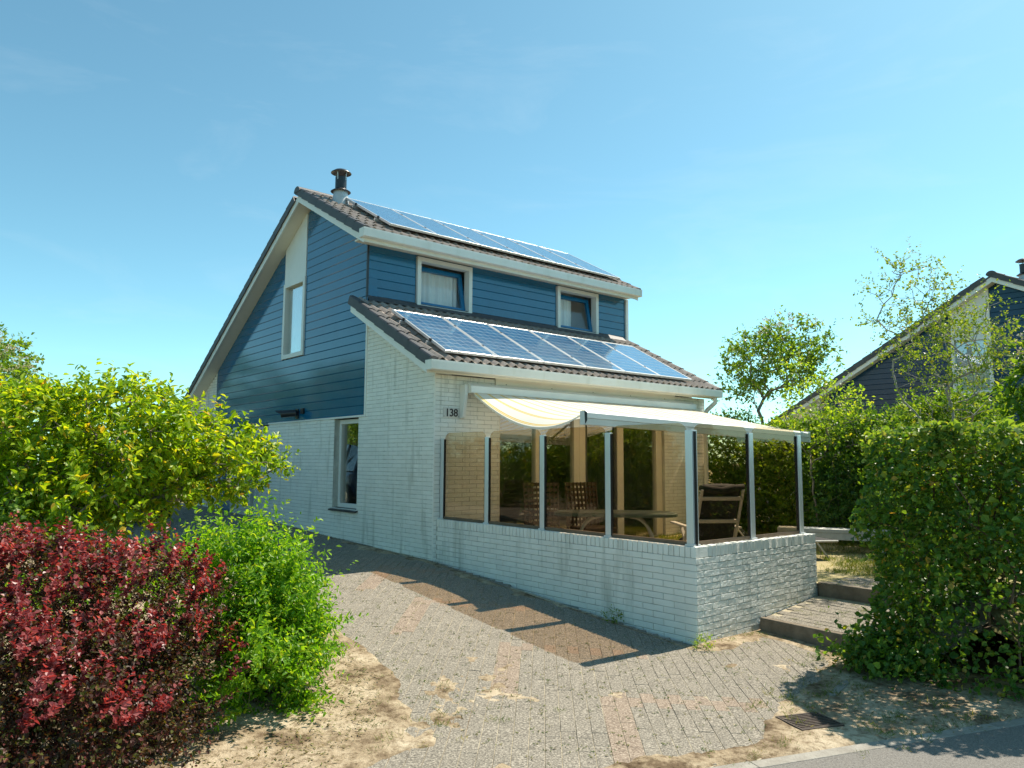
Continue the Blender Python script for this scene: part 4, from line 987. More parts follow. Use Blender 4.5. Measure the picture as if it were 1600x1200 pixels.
def build_terrace_things():
    build_recliner('black cushioned reclining garden chair behind the corner of the glass screen', (1.60, -3.42, TZ), math.radians(-32), 'black_fabric', 'wood_grey')
    build_wicker('brown wicker chair half hidden by the second screen post from the house corner', (1.42, -.80, TZ), math.radians(150))
    build_wicker('brown wicker chair behind the garden table, in front of the cream door frame', (2.16, -1.02, TZ), math.radians(165))
    T = thing('garden_table', 'oval garden table with a dark edge and pale arched legs on the terrace', 'garden table', (1.62, -1.95, TZ), math.radians(-47))
    pts = [(.82 * math.copysign(abs(math.cos(t)) ** .7, math.cos(t)), .42 * math.copysign(abs(math.sin(t)) ** .7, math.sin(t))) for t in [2 * math.pi * i / 36 for i in range(36)]]
    MB().prism(pts, 'z', .68, .72).build('table_top', 'green_stone', T, .006)
    MB().prism([(x * .95, y * .93) for x, y in pts], 'z', .722, .728).build('top_inlay', 'green_stone', T)
    for sx in (-1, 1):
        for sy in (-1, 1):
            lg = [(sx * (.28 + .30 * (1 - math.cos(t * math.pi / 2))), sy * (.12 + .16 * (1 - math.cos(t * math.pi / 2))), .66 * math.cos(t * math.pi / 2) ** .8 if t < 1 else 0) for t in [i / 8 for i in range(9)]]
            lg = [(sx * (.2 + .33 * math.sin(t * math.pi / 2)), sy * (.1 + .2 * math.sin(t * math.pi / 2)), .67 * (1 - t ** 2.2)) for t in [i / 8 for i in range(9)]]
            smooth_angle(MB().tube(lg, .022, 8).build('leg', 'wood_grey', T), 60)
    # low folding lounger seen through the last pane
    L = thing('folding_lounger', 'low dark folding lounger behind the last pane of the glass screen', 'lounger', (3.9, -2.95, .375), math.radians(60))
    MB().box(-.3, .3, -.75, .55, .24, .275).build('bed', 'black_fabric', L, .01)
    MB().bar((0, .5, .27), (0, 1.0, .78), .58, .03, (0, -1, 1)).build('backrest', 'black_fabric', L, .008)
    for s in (-1, 1):
        MB().tube([(s * .31, -.78, .26), (s * .31, .58, .26), (s * .31, 1.05, .83)], .014, 8).build('side_tube', 'wood_grey', L)
        for y in (-.55, .45): MB().tube([(s * .3, y - .1, 0), (s * .3, y + .1, .26)], .013, 8).build('leg', 'wood_grey', L)
    # plank bench on the lawn
    Bn = thing('garden_bench', 'long low grey plank bench on the lawn beside the hedge', 'bench', (5.22, -3.32, .385), math.radians(-64))
    for k in range(2): MB().box(-.95, .62, -.17 + k * .172, -.003 + k * .172, .30, .355).build('seat_plank', 'wood_grey', Bn, .006)
    MB().box(-.95, .62, -.165, -.135, .20, .298).build('apron', 'wood_grey', Bn, .004)
    for x in (-.8, .45):
        for s in (-1, 1): MB().bar((x + .08, s * .14, 0), (x, s * .1, .298), .06, .09).build('leg', 'wood_grey', Bn, .006)
build_terrace_things()

# ---------------------------------------------------------------- parked car behind the shrub
def build_car():
    C_ = thing('parked_car', 'dark blue hatchback car parked on the driveway behind the large shrub', 'car', (-2.75, 7.6, float(gh(7.6)) + .005), math.radians(6))
    # local: y forward (+), rear at -y facing the viewer
    prof = [(-2.0, .38, .55, .70), (-1.98, .30, .80, .78), (-1.85, .24, .95, .84), (-1.2, .2, .98, .87), (0, .19, .96, .88), (.9, .2, .93, .87), (1.5, .22, .86, .83), (1.92, .27, .74, .72), (2.02, .36, .58, .6)]
    b = MB(); n = 14
    for y, z0, z1, hw in prof:
        for i in range(n):
            a = 2 * math.pi * i / n; cx = math.cos(a); sz = math.sin(a)
            b.v.append((hw * math.copysign(abs(cx) ** .45, cx), y, (z0 + z1) / 2 + (z1 - z0) / 2 * math.copysign(abs(sz) ** .5, sz)))
    for k in range(len(prof) - 1):
        for i in range(n): b.f.append((k * n + i, k * n + (i + 1) % n, (k + 1) * n + (i + 1) % n, (k + 1) * n + i)); b.mi.append(0)
    b.f += [tuple(range(n))[::-1], tuple((len(prof) - 1) * n + i for i in range(n))]; b.mi += [0, 0]
    body = smooth_angle(b.build('body', 'car_blue', C_), 50)
    cab = [(-1.92, .93, .72), (-1.55, 1.42, .60), (-.9, 1.50, .62), (.1, 1.48, .62), (.55, 1.30, .62), (1.05, .94, .74)]
    g = MB(); 
    for y, z, hw in cab: g.v += [(-hw, y, z), (hw, y, z)]
    # glasshouse sides reach down to the belt line
    base = len(g.v)
    for y, z, hw in cab: g.v += [(-.80, y, .90), (.80, y, .90)]
    for i in range(len(cab) - 1):
        roof = 1 <= i <= 2
        g.f.append((2 * i, 2 * i + 1, 2 * i + 3, 2 * i + 2)); g.mi.append(0 if roof else 1)
        g.f.append((base + 2 * i, 2 * i, 2 * i + 2, base + 2 * i + 2)); g.mi.append(1)
        g.f.append((2 * i + 1, base + 2 * i + 1, base + 2 * i + 3, 2 * i + 3)); g.mi.append(1)
    gh_ = g.build('cabin', ['car_blue', 'pane_car'], C_)
    for i in (1, 2, 3):
        for s in (-1, 1):
            y, z, hw = cab[i]; MB().bar((s * .80, y + (-.06 if i == 1 else .0), .9), (s * (hw + .004), y, z), .05, .03, (0, 1, 0)).build('pillar', 'car_blue', C_)
    for s in (-1, 1):
        for y in (-1.28, 1.25):
            wv = MB().tube([(s * .70, y, .31), (s * .89, y, .31)], .31, 24).build('wheel', 'rubber', C_)
            MB().tube([(s * .86, y, .31), (s * .897, y, .31)], .2, 20).build('rim', 'chrome', wv)
        MB().box(s * .58 - .13, s * .58 + .13, -2.005, -1.93, .72, .90).build('tail_light', 'lamp_red', C_, .02)
        MB().box(s * .55 - .14, s * .55 + .14, 1.93, 1.985, .58, .70).build('headlight', 'lamp_glass', C_, .02)
        MB().box(s * .93 - .07, s * .93 + .07, .72, .84, .92, 1.04).build('mirror', 'car_blue', C_, .02)
    MB().box(-.26, .26, -2.02, -1.995, .60, .71).build('number_plate', 'car_plate', C_)
    MB().box(-.72, .72, -2.04, -1.96, .33, .46).build('bumper', 'black_plastic', C_, .02)
build_car()

# ---------------------------------------------------------------- planting
def unit(a): return a / np.maximum(np.linalg.norm(a, axis=-1, keepdims=True), 1e-9)
def leaves_np(P, D, Nn, L, Wd, fold=.25, fine=False):
    """leaf blades: P base, D axis, Nn rough normal; returns V,F with 2 faces per leaf"""
    n = len(P); D = unit(D); S = unit(np.cross(D, Nn)); U = np.cross(S, D); L = L[:, None]; Wd = Wd[:, None]
    if fine:
        pts = [P, P + D * L * .38 + S * Wd * .5 + U * Wd * fold, P + D * L * .72 + S * Wd * .36 + U * Wd * fold * .5, P + D * L - U * L * .10, P + D * L * .72 - S * Wd * .36 + U * Wd * fold * .5, P + D * L * .38 - S * Wd * .5 + U * Wd * fold]
        V = np.stack(pts, 1).reshape(-1, 3); b = np.arange(n)[:, None] * 6; F = np.stack([b + np.array([[0, 1, 2, 3]]), b + np.array([[0, 3, 4, 5]])], 1).reshape(-1, 4)
    else:
        pts = [P, P + D * L * .5 + S * Wd * .5 + U * Wd * fold, P + D * L, P + D * L * .5 - S * Wd * .5 + U * Wd * fold]
        V = np.stack(pts, 1).reshape(-1, 3); b = np.arange(n)[:, None] * 4; F = np.stack([b + np.array([[0, 1, 2]]), b + np.array([[0, 2, 3]])], 1).reshape(-1, 3)
    return V, F
def skeleton(roots, tips, r, step=.16, wob=.05, pen=.25):
    """join tips to a growing set of nodes; returns node positions and parents"""
    c = np.mean(roots, 0); pos = [np.array(p, float) for p in roots]
    order = np.argsort(np.linalg.norm((tips - c) * np.array([1, 1, 1.0]), axis=1)); tipnode = np.zeros(len(tips), int); A = np.zeros((60000, 3)); A[:len(pos)] = pos; PL = np.zeros(60000); n = len(pos); PAR = np.full(60000, -1)
    if n > 1:
        A[1:n + 1] = pos; A[0] = c - np.array([0, 0, .12]); PAR[1:n + 1] = 0; n += 1; PL[0] = 1e3
    for t in order:
        d = tips[t] - A[:n]; dist = np.linalg.norm(d, axis=1); cost = dist + pen * PL[:n] + .6 * np.maximum(0, -d[:, 2] + .0); k = int(np.argmin(cost)); ds = dist[k]
        m_ = max(1, int(ds / step)); p0 = A[k].copy(); last = k
        bow = np.array([0, 0, 1.]) * ds * .10 + r.normal(0, wob * ds, 3)
        for i in range(1, m_ + 1):
            f = i / m_; p = p0 + d[k] * f + bow * math.sin(math.pi * f) * (1 if i < m_ else 0) + (r.normal(0, .012, 3) if i < m_ else 0)
            A[n] = p; PAR[n] = last; PL[n] = PL[last] + ds / m_; last = n; n += 1
        tipnode[t] = last
    return A[:n].copy(), PAR[:n].copy(), tipnode
def stems_np(A, PAR, tipr=.003, pw=2.3, sides=5, rmax=.2):
    n = len(A); w = np.zeros(n); ch = np.zeros(n, int)
    for i in range(n):
        if PAR[i] >= 0: ch[PAR[i]] += 1
    acc = np.where(ch == 0, tipr ** pw, 0.)
    for i in range(n - 1, -1, -1):
        if PAR[i] >= 0: acc[PAR[i]] += acc[i]
    R_ = np.minimum(acc ** (1 / pw), rmax); idx = np.where(PAR >= 0)[0]; a = A[PAR[idx]]; b = A[idx]; ra = np.minimum(R_[PAR[idx]], R_[idx] * 1.35)[:, None]; rb = R_[idx][:, None]
    d = unit(b - a); ref = np.where(np.abs(d[:, 2:3]) > .9, np.array([[1., 0, 0]]), np.array([[0, 0, 1.]])); s = unit(np.cross(d, ref)); u = np.cross(s, d); V = []
    for (c, rr) in ((a - d * ra * .3, ra), (b, rb)):
        for k in range(sides):
            t = 2 * math.pi * k / sides; V.append(c + (s * math.cos(t) + u * math.sin(t)) * rr)
    V = np.stack(V, 1).reshape(-1, 3); q = np.array([[k, (k + 1) % sides, sides + (k + 1) % sides, sides + k] for k in range(sides)])
    F = (np.arange(len(idx))[:, None, None] * (2 * sides) + q[None]).reshape(-1, 4); return V, F
def in_ellipsoids(r, ells, n, shell=.55):
    """points inside a union of ellipsoids, pushed towards the outside"""
    out = []; vol = np.array([e[3] * e[4] * e[5] for e in ells]); pk = r.choice(len(ells), n, p=vol / vol.sum())
    d = unit(r.normal(0, 1, (n, 3))); rad = r.random(n) ** (1 / 3 * (1 - shell)); E_ = np.array(ells)[pk]
    return E_[:, :3] + d * rad[:, None] * E_[:, 3:6], d
def twig_leaves(r, tips, dirs, per, tl, spread, L, Wd, up=.5, droop=0., jl=.3, shoots=4):
    """leaves set along a few side shoots at every tip"""
    n = len(tips); k = max(1, per // shoots); ns = n * shoots; SD = unit(np.repeat(unit(dirs), shoots, 0) + r.normal(0, spread, (ns, 3))); SP = np.repeat(tips, shoots, 0); SL = tl * np.clip(r.normal(1, .3, ns), .4, 1.8)
    m_ = ns * k; sd = np.repeat(SD, k, 0); t = np.tile((np.arange(k) + .5) / k, ns) + r.normal(0, .06, m_); P = np.repeat(SP, k, 0) + sd * (t * np.repeat(SL, k))[:, None] + r.normal(0, tl * .025, (m_, 3))
    side = unit(np.cross(sd, r.normal(0, 1, (m_, 3)))); ax = unit(sd * .55 + side * .85 + np.array([0, 0, -droop])); nr = unit(np.array([0, 0, up]) + sd * .5 + r.normal(0, .4, (m_, 3)))
    s = np.clip(1.1 - .35 * np.abs(t - .45) * 1.6 + r.normal(0, jl * .7, m_), .4, 1.6); return P, ax, nr, L * s, Wd * s
def plant(name, label, cat, base, ells, seed, ntips, per, tl, L, Wd, leaf, bark='twig', roots=None, spread=.8, up=.5, droop=0., fine=False, tipr=.003, group=None, shell=.5, blossoms=0, crown='leaves', stem='stems', zmin=None, step=.16, wob=.06, pen=.25, rmax=.2, outward=1.0, rbias=None, shoots=4, outer=None):
    r = np.random.default_rng(seed); T = thing(name, label, cat, base, 0, group); B = np.array(base, float)
    ells = [tuple(np.array(e) - np.concatenate([B, np.zeros(3)])) for e in ells]
    tips, d = in_ellipsoids(r, ells, ntips, shell)
    if zmin is not None: k = tips[:, 2] + B[2] > zmin; tips, d = tips[k], d[k]
    roots = np.array([(0, 0, 0)] if roots is None else [np.array(q) - B for q in roots], float); roots[:, 2] -= .05
    A, PAR, tn = skeleton(roots, tips, r, step, wob, pen); V, F = stems_np(A, PAR, tipr, rmax=rmax)
    obj(stem, np_mesh(stem, V, F, bark, smooth=True), T)
    dirs = unit(d * outward + np.array([0, 0, .35]) + r.normal(0, .3, d.shape))
    P, ax, nr, ll, ww = twig_leaves(r, tips, dirs, per, tl, spread, L, Wd, up, droop, shoots=shoots)
    V, F = leaves_np(P, ax, nr, ll, ww, .22, fine); rn = r.random(len(P)) if rbias is None else np.clip(r.random(len(P)) * .75 + rbias(P + B) * .35 - .05, 0, 1)
    obj(crown, np_mesh(crown, V, F, leaf, rnd=np.repeat(rn, 2)), T)
    if outer:
        on, oper, otl, oL, oW, omat, osh = outer; q, dd = in_ellipsoids(r, ells, on * 12, 1.0); keep = np.ones(len(q), bool); keep &= (q[:, 2] + B[2] > .12)
        for e in ells: e = np.array(e); keep &= ((((q - e[:3]) / e[3:6]) ** 2).sum(1) > .93)
        q, dd = q[keep], dd[keep]; up_ = np.where(r.random(len(q)) < np.clip(.22 + .9 * dd[:, 2], .16, 1))[0][:on]; q, dd = q[up_], dd[up_]
        P, ax, nr, ll, ww = twig_leaves(r, q - dd * .04, unit(dd * .8 + np.array([.15, 0, .8]) + r.normal(0, .2, dd.shape)), oper, otl, .33, oL, oW, .4, 0., shoots=osh)
        V, F = leaves_np(P, ax, nr, ll, ww, .22, True); obj('young_leaves', np_mesh('young_leaves', V, F, omat, rnd=np.repeat(np.clip(np.repeat(r.random(len(q)), len(P) // len(q))[:len(P)] * .5 + r.random(len(P)) * .5, 0, 1), 2)), T)
    if blossoms:
        oi = np.argsort(-(tips * np.array([.15, .15, 1])).sum(1) + r.normal(0, .5, len(tips)))[:blossoms]; n = 26; C0 = np.repeat(tips[oi] + dirs[oi] * tl * .9, n, 0); off = r.normal(0, 1, (len(C0), 3)) * np.array([.05, .05, .018])
        off[:, 2] -= (off[:, :2] ** 2).sum(1) * 4
        V, F = leaves_np(C0 + off, r.normal(0, 1, off.shape), np.tile([0, 0, 1.], (len(C0), 1)) + r.normal(0, .3, off.shape), np.full(len(C0), .03), np.full(len(C0), .03), .1)
        obj('blossom', np_mesh('blossom', V, F, 'blossom', rnd=np.repeat(r.random(len(C0)), 2)), T)
    return T

def build_planting():
    z = lambda y: float(gh(y))
    # big spreading shrub on the left
    plant('shrub', 'large spreading yellow green shrub with bare forked stems left of the driveway', 'shrub', (-3.35, 1.6, .42),
          [(-3.9, .9, 1.85, 1.15, .9, .75), (-2.95, .55, 1.78, .7, .6, .5), (-2.55, .45, 1.62, .55, .4, .28), (-5.0, 1.1, 1.75, 1.0, .9, .8), (-4.2, .4, 1.35, 1.1, .6, .45)], 3, 720, 36, .26, .085, .042, 'leaf_viburnum', 'bark',
          roots=[(-3.3, 1.5, .42), (-2.75, 1.3, .42), (-3.7, 1.2, .42), (-4.35, .9, .42), (-5.0, 1.2, .42), (-3.0, 1.75, .42)], spread=.75, up=.75, droop=.12, fine=True, tipr=.0062, zmin=1.0, shell=.4, step=.14, wob=.08)
    plant('barberry_bush', 'dark red barberry bush in the left foreground', 'bush', (-5.0, -3.85, .05),
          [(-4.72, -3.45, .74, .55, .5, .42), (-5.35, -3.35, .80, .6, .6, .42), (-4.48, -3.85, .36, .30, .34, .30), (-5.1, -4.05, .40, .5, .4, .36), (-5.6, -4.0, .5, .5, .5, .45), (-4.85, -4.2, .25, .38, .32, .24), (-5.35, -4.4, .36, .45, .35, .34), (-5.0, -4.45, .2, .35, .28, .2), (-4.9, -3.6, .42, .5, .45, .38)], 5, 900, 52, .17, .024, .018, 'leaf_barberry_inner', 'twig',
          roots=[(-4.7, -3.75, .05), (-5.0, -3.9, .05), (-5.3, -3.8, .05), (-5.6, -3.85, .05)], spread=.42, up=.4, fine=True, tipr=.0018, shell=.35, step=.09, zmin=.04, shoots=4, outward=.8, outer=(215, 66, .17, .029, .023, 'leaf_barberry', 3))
    plant('privet_bush', 'bright green upright privet bush at the edge of the sandy bed', 'bush', (-3.78, -3.5, .06),
          [(-3.74, -3.45, .48, .27, .27, .48), (-3.62, -3.30, .42, .24, .26, .38), (-3.86, -3.2, .78, .2, .24, .34), (-3.95, -3.86, .27, .2, .22, .24), (-3.74, -3.72, .22, .2, .2, .2), (-3.45, -3.28, .62, .1, .12, .16)], 9, 330, 75, .30, .042, .020, 'leaf_privet', 'twig',
          roots=[(-3.78, -3.4, .06), (-3.68, -3.5, .06), (-3.9, -3.6, .06), (-3.8, -3.2, .08)], spread=.32, up=.5, fine=True, tipr=.0016, shell=.5, step=.09, zmin=.06, shoots=5, outward=.6)
    plant('privet_sprays', 'loose upright green shoots behind the privet bush', 'bush', (-3.6, -2.5, .14),
          [(-3.6, -2.5, .80, .42, .35, .30), (-3.25, -2.35, .72, .22, .25, .34), (-3.9, -2.45, .9, .3, .3, .26), (-4.55, -2.5, .5, .55, .35, .34)], 12, 170, 36, .30, .050, .027, 'leaf_privet', 'twig', roots=[(-3.55, -2.5, .14), (-3.3, -2.4, .15), (-3.85, -2.45, .14)], spread=.3, up=.5, fine=True, tipr=.0016, shell=.5, step=.1, zmin=.2, shoots=3)
    plant('low_bush', 'low dark green bush under the spreading shrub at the left edge', 'bush', (-5.0, .1, .35), [(-4.9, .1, .75, .8, .45, .42), (-5.9, .0, .85, .7, .5, .5), (-4.1, .2, .65, .5, .3, .3)], 14, 260, 36, .24, .07, .04, 'leaf_mid', 'twig', spread=.8, fine=False, tipr=.003, shell=.5, zmin=.4)
    # flowering tree far left and planting behind
    plant('hawthorn_tree', 'pale flowering tree beyond the shrub at the left edge', 'tree', (-5.2, 11.2, .65),
          [(-5.2, 11.2, 3.3, 1.7, 1.5, 1.25), (-4.3, 11.0, 3.0, 1.1, 1.1, .9), (-6.4, 11.3, 3.0, 1.6, 1.4, 1.3)], 21, 620, 40, .34, .075, .042, 'leaf_mid', 'bark', spread=1.0, tipr=.005, blossoms=260, crown='crown', stem='trunk', step=.3, shell=.5)
    for i, (x, y, h, rr) in enumerate([(-7.4, 17, 5.2, 2.3), (-4.2, 21, 6.0, 2.6), (-10.5, 21, 5.6, 2.6)]):
        plant('garden_tree', ['round green tree beyond the driveway, nearest of three', 'tallest green tree beyond the end of the driveway', 'broad green tree beyond the driveway, farthest left'][i], 'tree', (x, y, .66), [(x, y, h * .62, rr, rr, h * .36), (x + .8, y - .5, h * .5, rr * .7, rr * .7, h * .28)], 31 + i, 330, 34, .55, .16, .10, 'leaf_mid', 'bark', spread=1.0, tipr=.008, crown='crown', stem='trunk', step=.5, group='trees beyond the driveway')
    plant('boundary_bush', 'dense green bush behind the parked car', 'bush', (-6.3, 7.4, .6), [(-6.3, 7.4, 1.3, 1.3, 1.6, .9)], 41, 260, 34, .3, .09, .05, 'leaf_mid', 'bark', spread=1.0, tipr=.004)
    # garden on the right, behind the terrace
    gz = .4
    R_ = [('dark glossy garden shrub just right of the brick pier, behind the glass', 7.6, .35, 2.25, 1.1, 'leaf_mid', 0), ('dense green garden shrub behind the middle pane of the short screen side', 7.9, -.75, 2.1, 1.05, 'leaf_mid', 0),
          ('white flecked green shrub behind the last screen post', 7.5, -1.9, 2.2, 1.0, 'leaf_mid', 22), ('broad dark shrub behind the end of the plank bench', 7.2, -3.1, 2.2, 1.05, 'leaf_dark', 0), ('leafy green shrub between the bench and the tall hedge', 6.6, -4.3, 2.35, 1.0, 'leaf_mid', 10)]
    for i, (lab, x, y, h, rr, lm, bl) in enumerate(R_):
        plant('garden_shrub', lab, 'shrub', (x, y, gz), [(x, y, gz + h * .5, rr, rr, h * .48), (x - .3, y + .2, gz + h * .3, rr * .9, rr * .8, h * .3), (x + .1, y - .2, gz + h * .72, rr * .7, rr * .7, h * .3)], 51 + i, 520, 40, .26, .075, .042, lm, 'bark', spread=1.0, tipr=.003, shell=.6, blossoms=bl, group='shrubs behind the terrace', step=.2, zmin=gz + .08)
    plant('young_tree', 'slender young tree with sparse yellow green leaves beside the awning end', 'tree', (6.35, -2.35, gz), [(6.35, -2.35, 2.45, .75, .75, .65), (6.2, -2.2, 3.1, .3, .3, .45), (6.5, -2.9, 2.2, .5, .5, .45)], 61, 105, 20, .3, .07, .042, 'leaf_yellow', 'bark', spread=.8, tipr=.004, crown='crown', stem='trunk')
    plant('round_tree', 'small round headed green tree with forked trunk against the sky', 'tree', (9.5, .25, .4), [(9.4, .3, 4.0, 1.0, 1.0, .7), (9.75, -.05, 4.4, .7, .7, .6), (8.85, .75, 3.45, .5, .5, .35), (10.0, -.55, 4.0, .45, .45, .45)], 71, 230, 26, .3, .095, .052, 'leaf_mid', 'bark', spread=.9, tipr=.0055, crown='crown', stem='trunk', blossoms=34, shell=.35, zmin=2.9, step=.25, rmax=.07)
    plant('birch_tree', 'thin multi stemmed birch with sparse leaves and bare twigs before the neighbour gable', 'tree', (5.35, -4.85, gz),
          [(5.35, -4.8, 3.0, .85, .75, .95), (5.1, -4.4, 3.9, .55, .55, .65), (5.7, -5.2, 3.4, .5, .5, .7), (5.15, -4.5, 4.25, .5, .5, .45)], 81, 380, 20, .28, .042, .028, 'leaf_birch', 'bark_birch', roots=[(5.35, -4.85, gz), (5.5, -4.95, gz), (5.2, -4.7, gz)], spread=.7, tipr=.0034, crown='crown', stem='trunk', shell=.35, step=.14, wob=.09, pen=.15, shoots=2)
    plant('viburnum_tree', 'leafy shrub with pale flower heads rising above the hedge at the right edge', 'shrub', (3.5, -6.85, .2), [(3.3, -6.85, 2.75, .5, .45, .7), (3.5, -7.0, 3.1, .45, .4, .45), (3.05, -6.6, 2.3, .35, .35, .45)], 91, 200, 26, .22, .08, .045, 'leaf_mid', 'bark', spread=.8, tipr=.0035, blossoms=40, fine=True)
    for i, (x, y, h) in enumerate([(8.2, 6.5, 4.9)]):
        plant('distant_tree', ['treetop showing just above the roof edge of the house', 'rounded green tree far behind the round headed tree', 'low green tree beside the neighbouring house'][i], 'tree', (x, y, .4), [(x, y, .4 + h * .62, 1.3, 1.3, h * .38)], 95 + i, 220, 30, .35, .10, .06, 'leaf_mid', 'bark', spread=1.0, tipr=.006, crown='crown', stem='trunk', step=.35)
build_planting()

def build_hedge():
    r = np.random.default_rng(77); T = thing('hedge', 'tall clipped green hedge beside the garden steps at the right', 'hedge', (.75, -6.4, -.05)); B = np.array([.75, -6.4, -.05])
    # box-shaped volume with a rounded left end, following the road
    def surf(n, x0, x1):
        x = r.uniform(x0, x1, n); w = .78 * np.sqrt(np.clip(1 - np.clip((.5 - (x - .1)) / .5, 0, 1) ** 2, 0, 1)) + .05
        yc = -6.40 - .10 * (x - .1); face = r.random(n); dep = np.abs(r.normal(0, .15, n)); top = 2.02 + .05 * np.sin(x * 3) + .06 * np.sin(x * 7.3 + 1)
        zz = (r.uniform(0, 1, n) ** 1.12 - .02) * top; y = np.where(face < .42, yc - w + dep, np.where(face < .72, yc + w - dep, yc + r.uniform(-1, 1, n) * w))
        zz = np.where(face >= .72, top - dep * .8, zz); y = y + .07 * np.sin(x * 4 + zz * 5) + .05 * np.sin(zz * 9 - x * 7); x = x + .06 * np.sin(zz * 6 + y * 5)
        nrm = np.stack([np.where(x < .5, -.8, 0), np.where(face < .42, -1, np.where(face < .72, 1, 0)), np.where(face >= .72, 1, .15)], -1)
        bulge = 1 + .08 * np.clip((1.0 - zz), 0, 1); x = x + .46 + .07 * np.sin(zz * 2.4 + .6)
        return np.stack([x, yc + (y - yc) * bulge, zz - .05], -1), nrm, zz / top
    P1, n1, h1 = surf(50000, .05, 3.4); P2, n2, h2 = surf(42000, 3.4, 14)
    P3 = np.stack([r.normal(.72, .2, 2600), r.normal(-5.85, .18, 2600), np.abs(r.normal(0, .14, 2600))], -1); n3 = np.tile([-.5, .3, .7], (2600, 1)); h3 = np.full(2600, .3)
    for nm, (P, nn, hh), L in (('leaves', (np.concatenate([P1, P3]), np.concatenate([n1, n3]), np.concatenate([h1, h3])), .046), ('leaves', (P2, n2, h2), .07)):
        n = len(P); ax = unit(nn * .35 + r.normal(0, .7, (n, 3)) + np.array([0, 0, -.1])); nr = unit(nn * .6 + r.normal(0, .5, (n, 3)) + np.array([0, 0, .5])); s = np.clip(1 + r.normal(0, .3, n), .4, 1.7)
        V, F = leaves_np(P - B, ax, nr, L * s, L * .85 * s, .18, True)
        obj(nm, np_mesh(nm, V, F, ['leaf_hedge', 'leaf_hedge_lit'], rnd=np.repeat(r.random(n), 2), mi=np.repeat((hh + r.normal(0, .05, n) > .93).astype(int), 2)), T)  # topmost leaves take the lighter copy, painted as lit from above
    sp, _, _ = surf(150, .1, 3.4); sp = sp[(sp[:, 2] > 1.7) | (r.random(len(sp)) < .5)]; dv = unit(np.stack([r.normal(-.3, .4, len(sp)), r.normal(-.2, .6, len(sp)), r.uniform(.1, 1.2, len(sp))], -1))
    P, ax, nr, ll, ww = twig_leaves(r, sp, dv, 14, .22, .2, .055, .045, shoots=1); V, F = leaves_np(P - B, ax, nr, ll, ww, .18, True); obj('leaves', np_mesh('leaves', V, F, 'leaf_hedge_lit', rnd=np.repeat(r.random(len(P)), 2)), T)
    tips, _, _ = surf(420, .1, 3.4); tips[:, 1] = -6.4 - .1 * tips[:, 0] + (tips[:, 1] + 6.4 + .1 * tips[:, 0]) * .85
    roots = [(x, -6.4 - .1 * x, -.06) for x in np.arange(.7, 3.6, .38)]
    A, PAR, tn = skeleton(np.array(roots), tips, r, .12, .08); V, F = stems_np(A - B, PAR, .0026); obj('stems', np_mesh('stems', V, F, 'twig', smooth=True), T)
build_hedge()

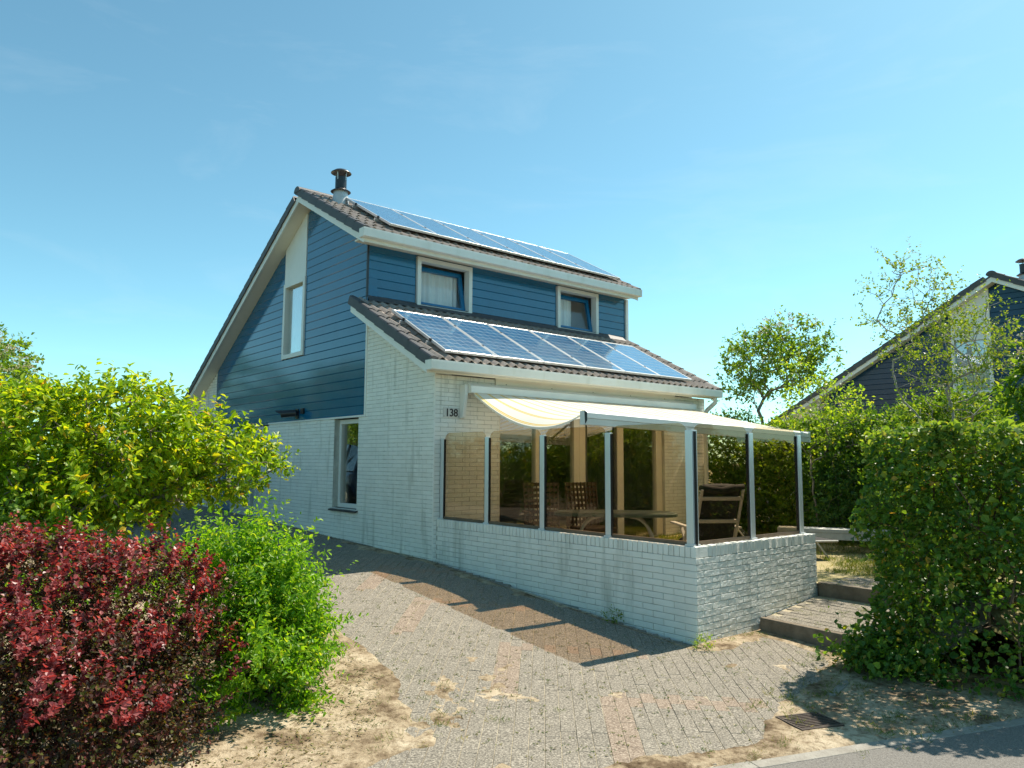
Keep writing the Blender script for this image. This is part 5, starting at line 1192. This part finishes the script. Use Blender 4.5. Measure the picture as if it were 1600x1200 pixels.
def build_grass():
    r = np.random.default_rng(5)
    def blades(name, label, C0, n, rad, L, parent=None, lean=.5):
        k = len(C0); P = np.repeat(C0, n, 0); off = r.normal(0, 1, (len(P), 2)) * np.repeat(rad, n)[:, None] * .5; P = P + np.concatenate([off, np.zeros((len(P), 1))], 1); P[:, 2] -= .006
        D = unit(np.concatenate([r.normal(0, lean, (len(P), 2)), np.ones((len(P), 1))], 1)); N_ = r.normal(0, 1, P.shape); l_ = np.repeat(L, n) * np.clip(1 + r.normal(0, .35, len(P)), .3, 2)
        V, F = leaves_np(P, D, N_, l_, np.full(len(P), .002) + l_ * .03, .1, False)
        o = obj(name, np_mesh(name, V, F, 'grass', rnd=np.repeat(np.clip(np.repeat(r.random(k), n) * .6 + r.random(len(P)) * .5, 0, 1), 2))); return tag(o, label, 'grass', kind='stuff')
    # lawn
    n = 14000; x = r.uniform(3.1, 9.5, n); y = r.uniform(-5.6, .2, n); k = (vnoise(x * 1.2, y * 1.2, 8) > -.35) & ~((x > 4.4) & (x < 5.9) & (y > -4.2) & (y < -1.5) & (r.random(n) < .8))
    C0 = np.stack([x, y, garden_z(x, y)], -1)[k]; blades('lawn_grass', 'patchy short lawn grass behind the steps', C0, 10, np.full(len(C0), .08), np.full(len(C0), .065))
    # terrace lawn strip seen through the glass, weeds in sand and joints
    pts = []
    for cx, cy, sx, sy, m_, h in [(-2.9, -3.9, .35, .5, 26, .05), (-3.1, -4.6, .3, .25, 22, .05), (-.55, -5.78, .35, .15, 30, .07), (-.2, -5.9, .35, .15, 26, .06), (.0, -6.6, .5, .12, 30, .09), (-.35, -6.35, .35, .07, 26, .05), (-1.4, -6.15, .5, .05, 22, .03), (1.2, -4.6, .5, .2, 30, .04), (1.7, -5.2, .4, .35, 34, .035), (2.4, -5.0, .3, .4, 30, .05), (.8, -5.35, .25, .15, 26, .06), (.5, -4.46, .5, .02, 14, .05), (-3.3, -3.3, .5, .5, 14, .05)]:
        for _ in range(m_): px, py = cx + r.normal(0, sx), cy + r.normal(0, sy); zz = float(gh(py)) + .012 if px < 1.12 else (.14 + .08 * (px - 1.1) if px < 2.3 else .385); pts.append((px, py, zz, h * r.uniform(.5, 1.3)))
    a = np.array(pts); blades('weed_grass', 'sparse grass tufts in the sand and paving joints', a[:, :3], 18, np.full(len(a), .05), a[:, 3] * .6, lean=1.0)
    # moss and seedlings in the joints of the driveway: small flat leaves
    n = 1500; x = r.uniform(-3, 1, n); y = r.uniform(-6, .5, n); k = inside(DRIVE, x, y); x, y = x[k], y[k]; P = np.stack([x, y, gh(y) + .004], -1); P = np.repeat(P, 4, 0) + r.normal(0, .012, (len(P) * 4, 3)) * np.array([1, 1, .1])
    V, F = leaves_np(P, r.normal(0, 1, P.shape) * np.array([1, 1, .25]), np.tile([0, 0, 1.], (len(P), 1)), np.full(len(P), .016), np.full(len(P), .011), .1)
    tag(obj('fallen_leaves', np_mesh('fallen_leaves', V, F, ['grass', 'litter'], rnd=np.repeat(r.random(len(P)), 2), mi=np.repeat((r.random(len(P)) < .3).astype(int), 2))), 'tiny seedlings and fallen leaves scattered over the paving', 'leaves', kind='stuff')
    # twigs and clippings on the sand
    n = 5200; x = r.uniform(-4.6, -2.4, n); y = r.uniform(-5.3, -2.4, n); k = ~inside(DRIVE, x, y); P = np.stack([x, y, gh(y) + .02], -1)[k]; x2 = r.uniform(-.4, 1.2, 900); y2 = r.uniform(-6.9, -5.5, 900); P = np.concatenate([P, np.stack([x2, y2, gh(y2) + .015], -1)])
    V, F = leaves_np(P, r.normal(0, 1, P.shape) * np.array([1, 1, .2]), np.tile([0, 0, 1.], (len(P), 1)), r.uniform(.012, .05, len(P)), r.uniform(.004, .013, len(P)), .1)
    tag(obj('leaf_litter', np_mesh('leaf_litter', V, F, 'litter', rnd=np.repeat(r.random(len(P)), 2))), 'dry leaf litter and clippings on the sandy bed', 'leaf litter', kind='stuff')
    # little heaps of blown sand on the paving
    Vs, Fs, base = [], [], 0
    for cx, cy, ra, rb, rot in [(-2.62, -4.02, .30, .13, .7), (-2.35, -4.28, .22, .10, .6), (-2.18, -4.05, .12, .09, .1), (-1.93, -3.93, .10, .06, .4), (-2.28, -4.45, .18, .08, 2.2), (-1.62, -4.86, .09, .06, .2), (-2.95, -4.55, .26, .16, .9), (-2.05, -3.62, .09, .05, 1.0), (-.25, -4.95, .10, .06, .3), (.15, -5.2, .12, .06, .5)]:
        q = np.linspace(-1.25, 1.25, 22); U, Vv = np.meshgrid(q, q); x = cx + (U * ra * math.cos(rot) - Vv * rb * math.sin(rot)); y = cy + (U * ra * math.sin(rot) + Vv * rb * math.cos(rot))
        h = .0062 * np.exp(-1.8 * (U ** 2 + Vv ** 2)) * (1 + .7 * vnoise(x * 7, y * 7, 31)) - .0028 + .0022 * vnoise(x * 18, y * 14, 33); Zz = gh(y) + h
        I = (np.arange(21)[:, None] * 22 + np.arange(21)[None]).ravel(); Vs.append(np.stack([x, y, Zz], -1).reshape(-1, 3)); Fs.append(np.stack([I, I + 1, I + 23, I + 22], -1) + base); base += 484
    tag(obj('spilled_sand', np_mesh('spilled_sand', np.concatenate(Vs), np.concatenate(Fs), 'ground_sand', smooth=True)), 'thin pale patches of blown sand lying on the paving', 'sand', kind='stuff')
    # small wild plants at the foot of the wall
    for i, (px, py, lab) in enumerate([(-.02, -3.42, 'small reddish weed growing at the foot of the low wall'), (.05, -4.50, 'little yellow green weed at the outer corner of the low wall')]):
        zz = float(gh(py)); plant('weed', lab, 'weed', (px, py, zz), [(px - .04, py, zz + .06, .08, .08, .06)], 200 + i, 20, 12, .05, .022, .011, 'leaf_birch' if i == 0 else 'leaf_yellow', 'twig', spread=.9, tipr=.001, step=.03)
build_grass()
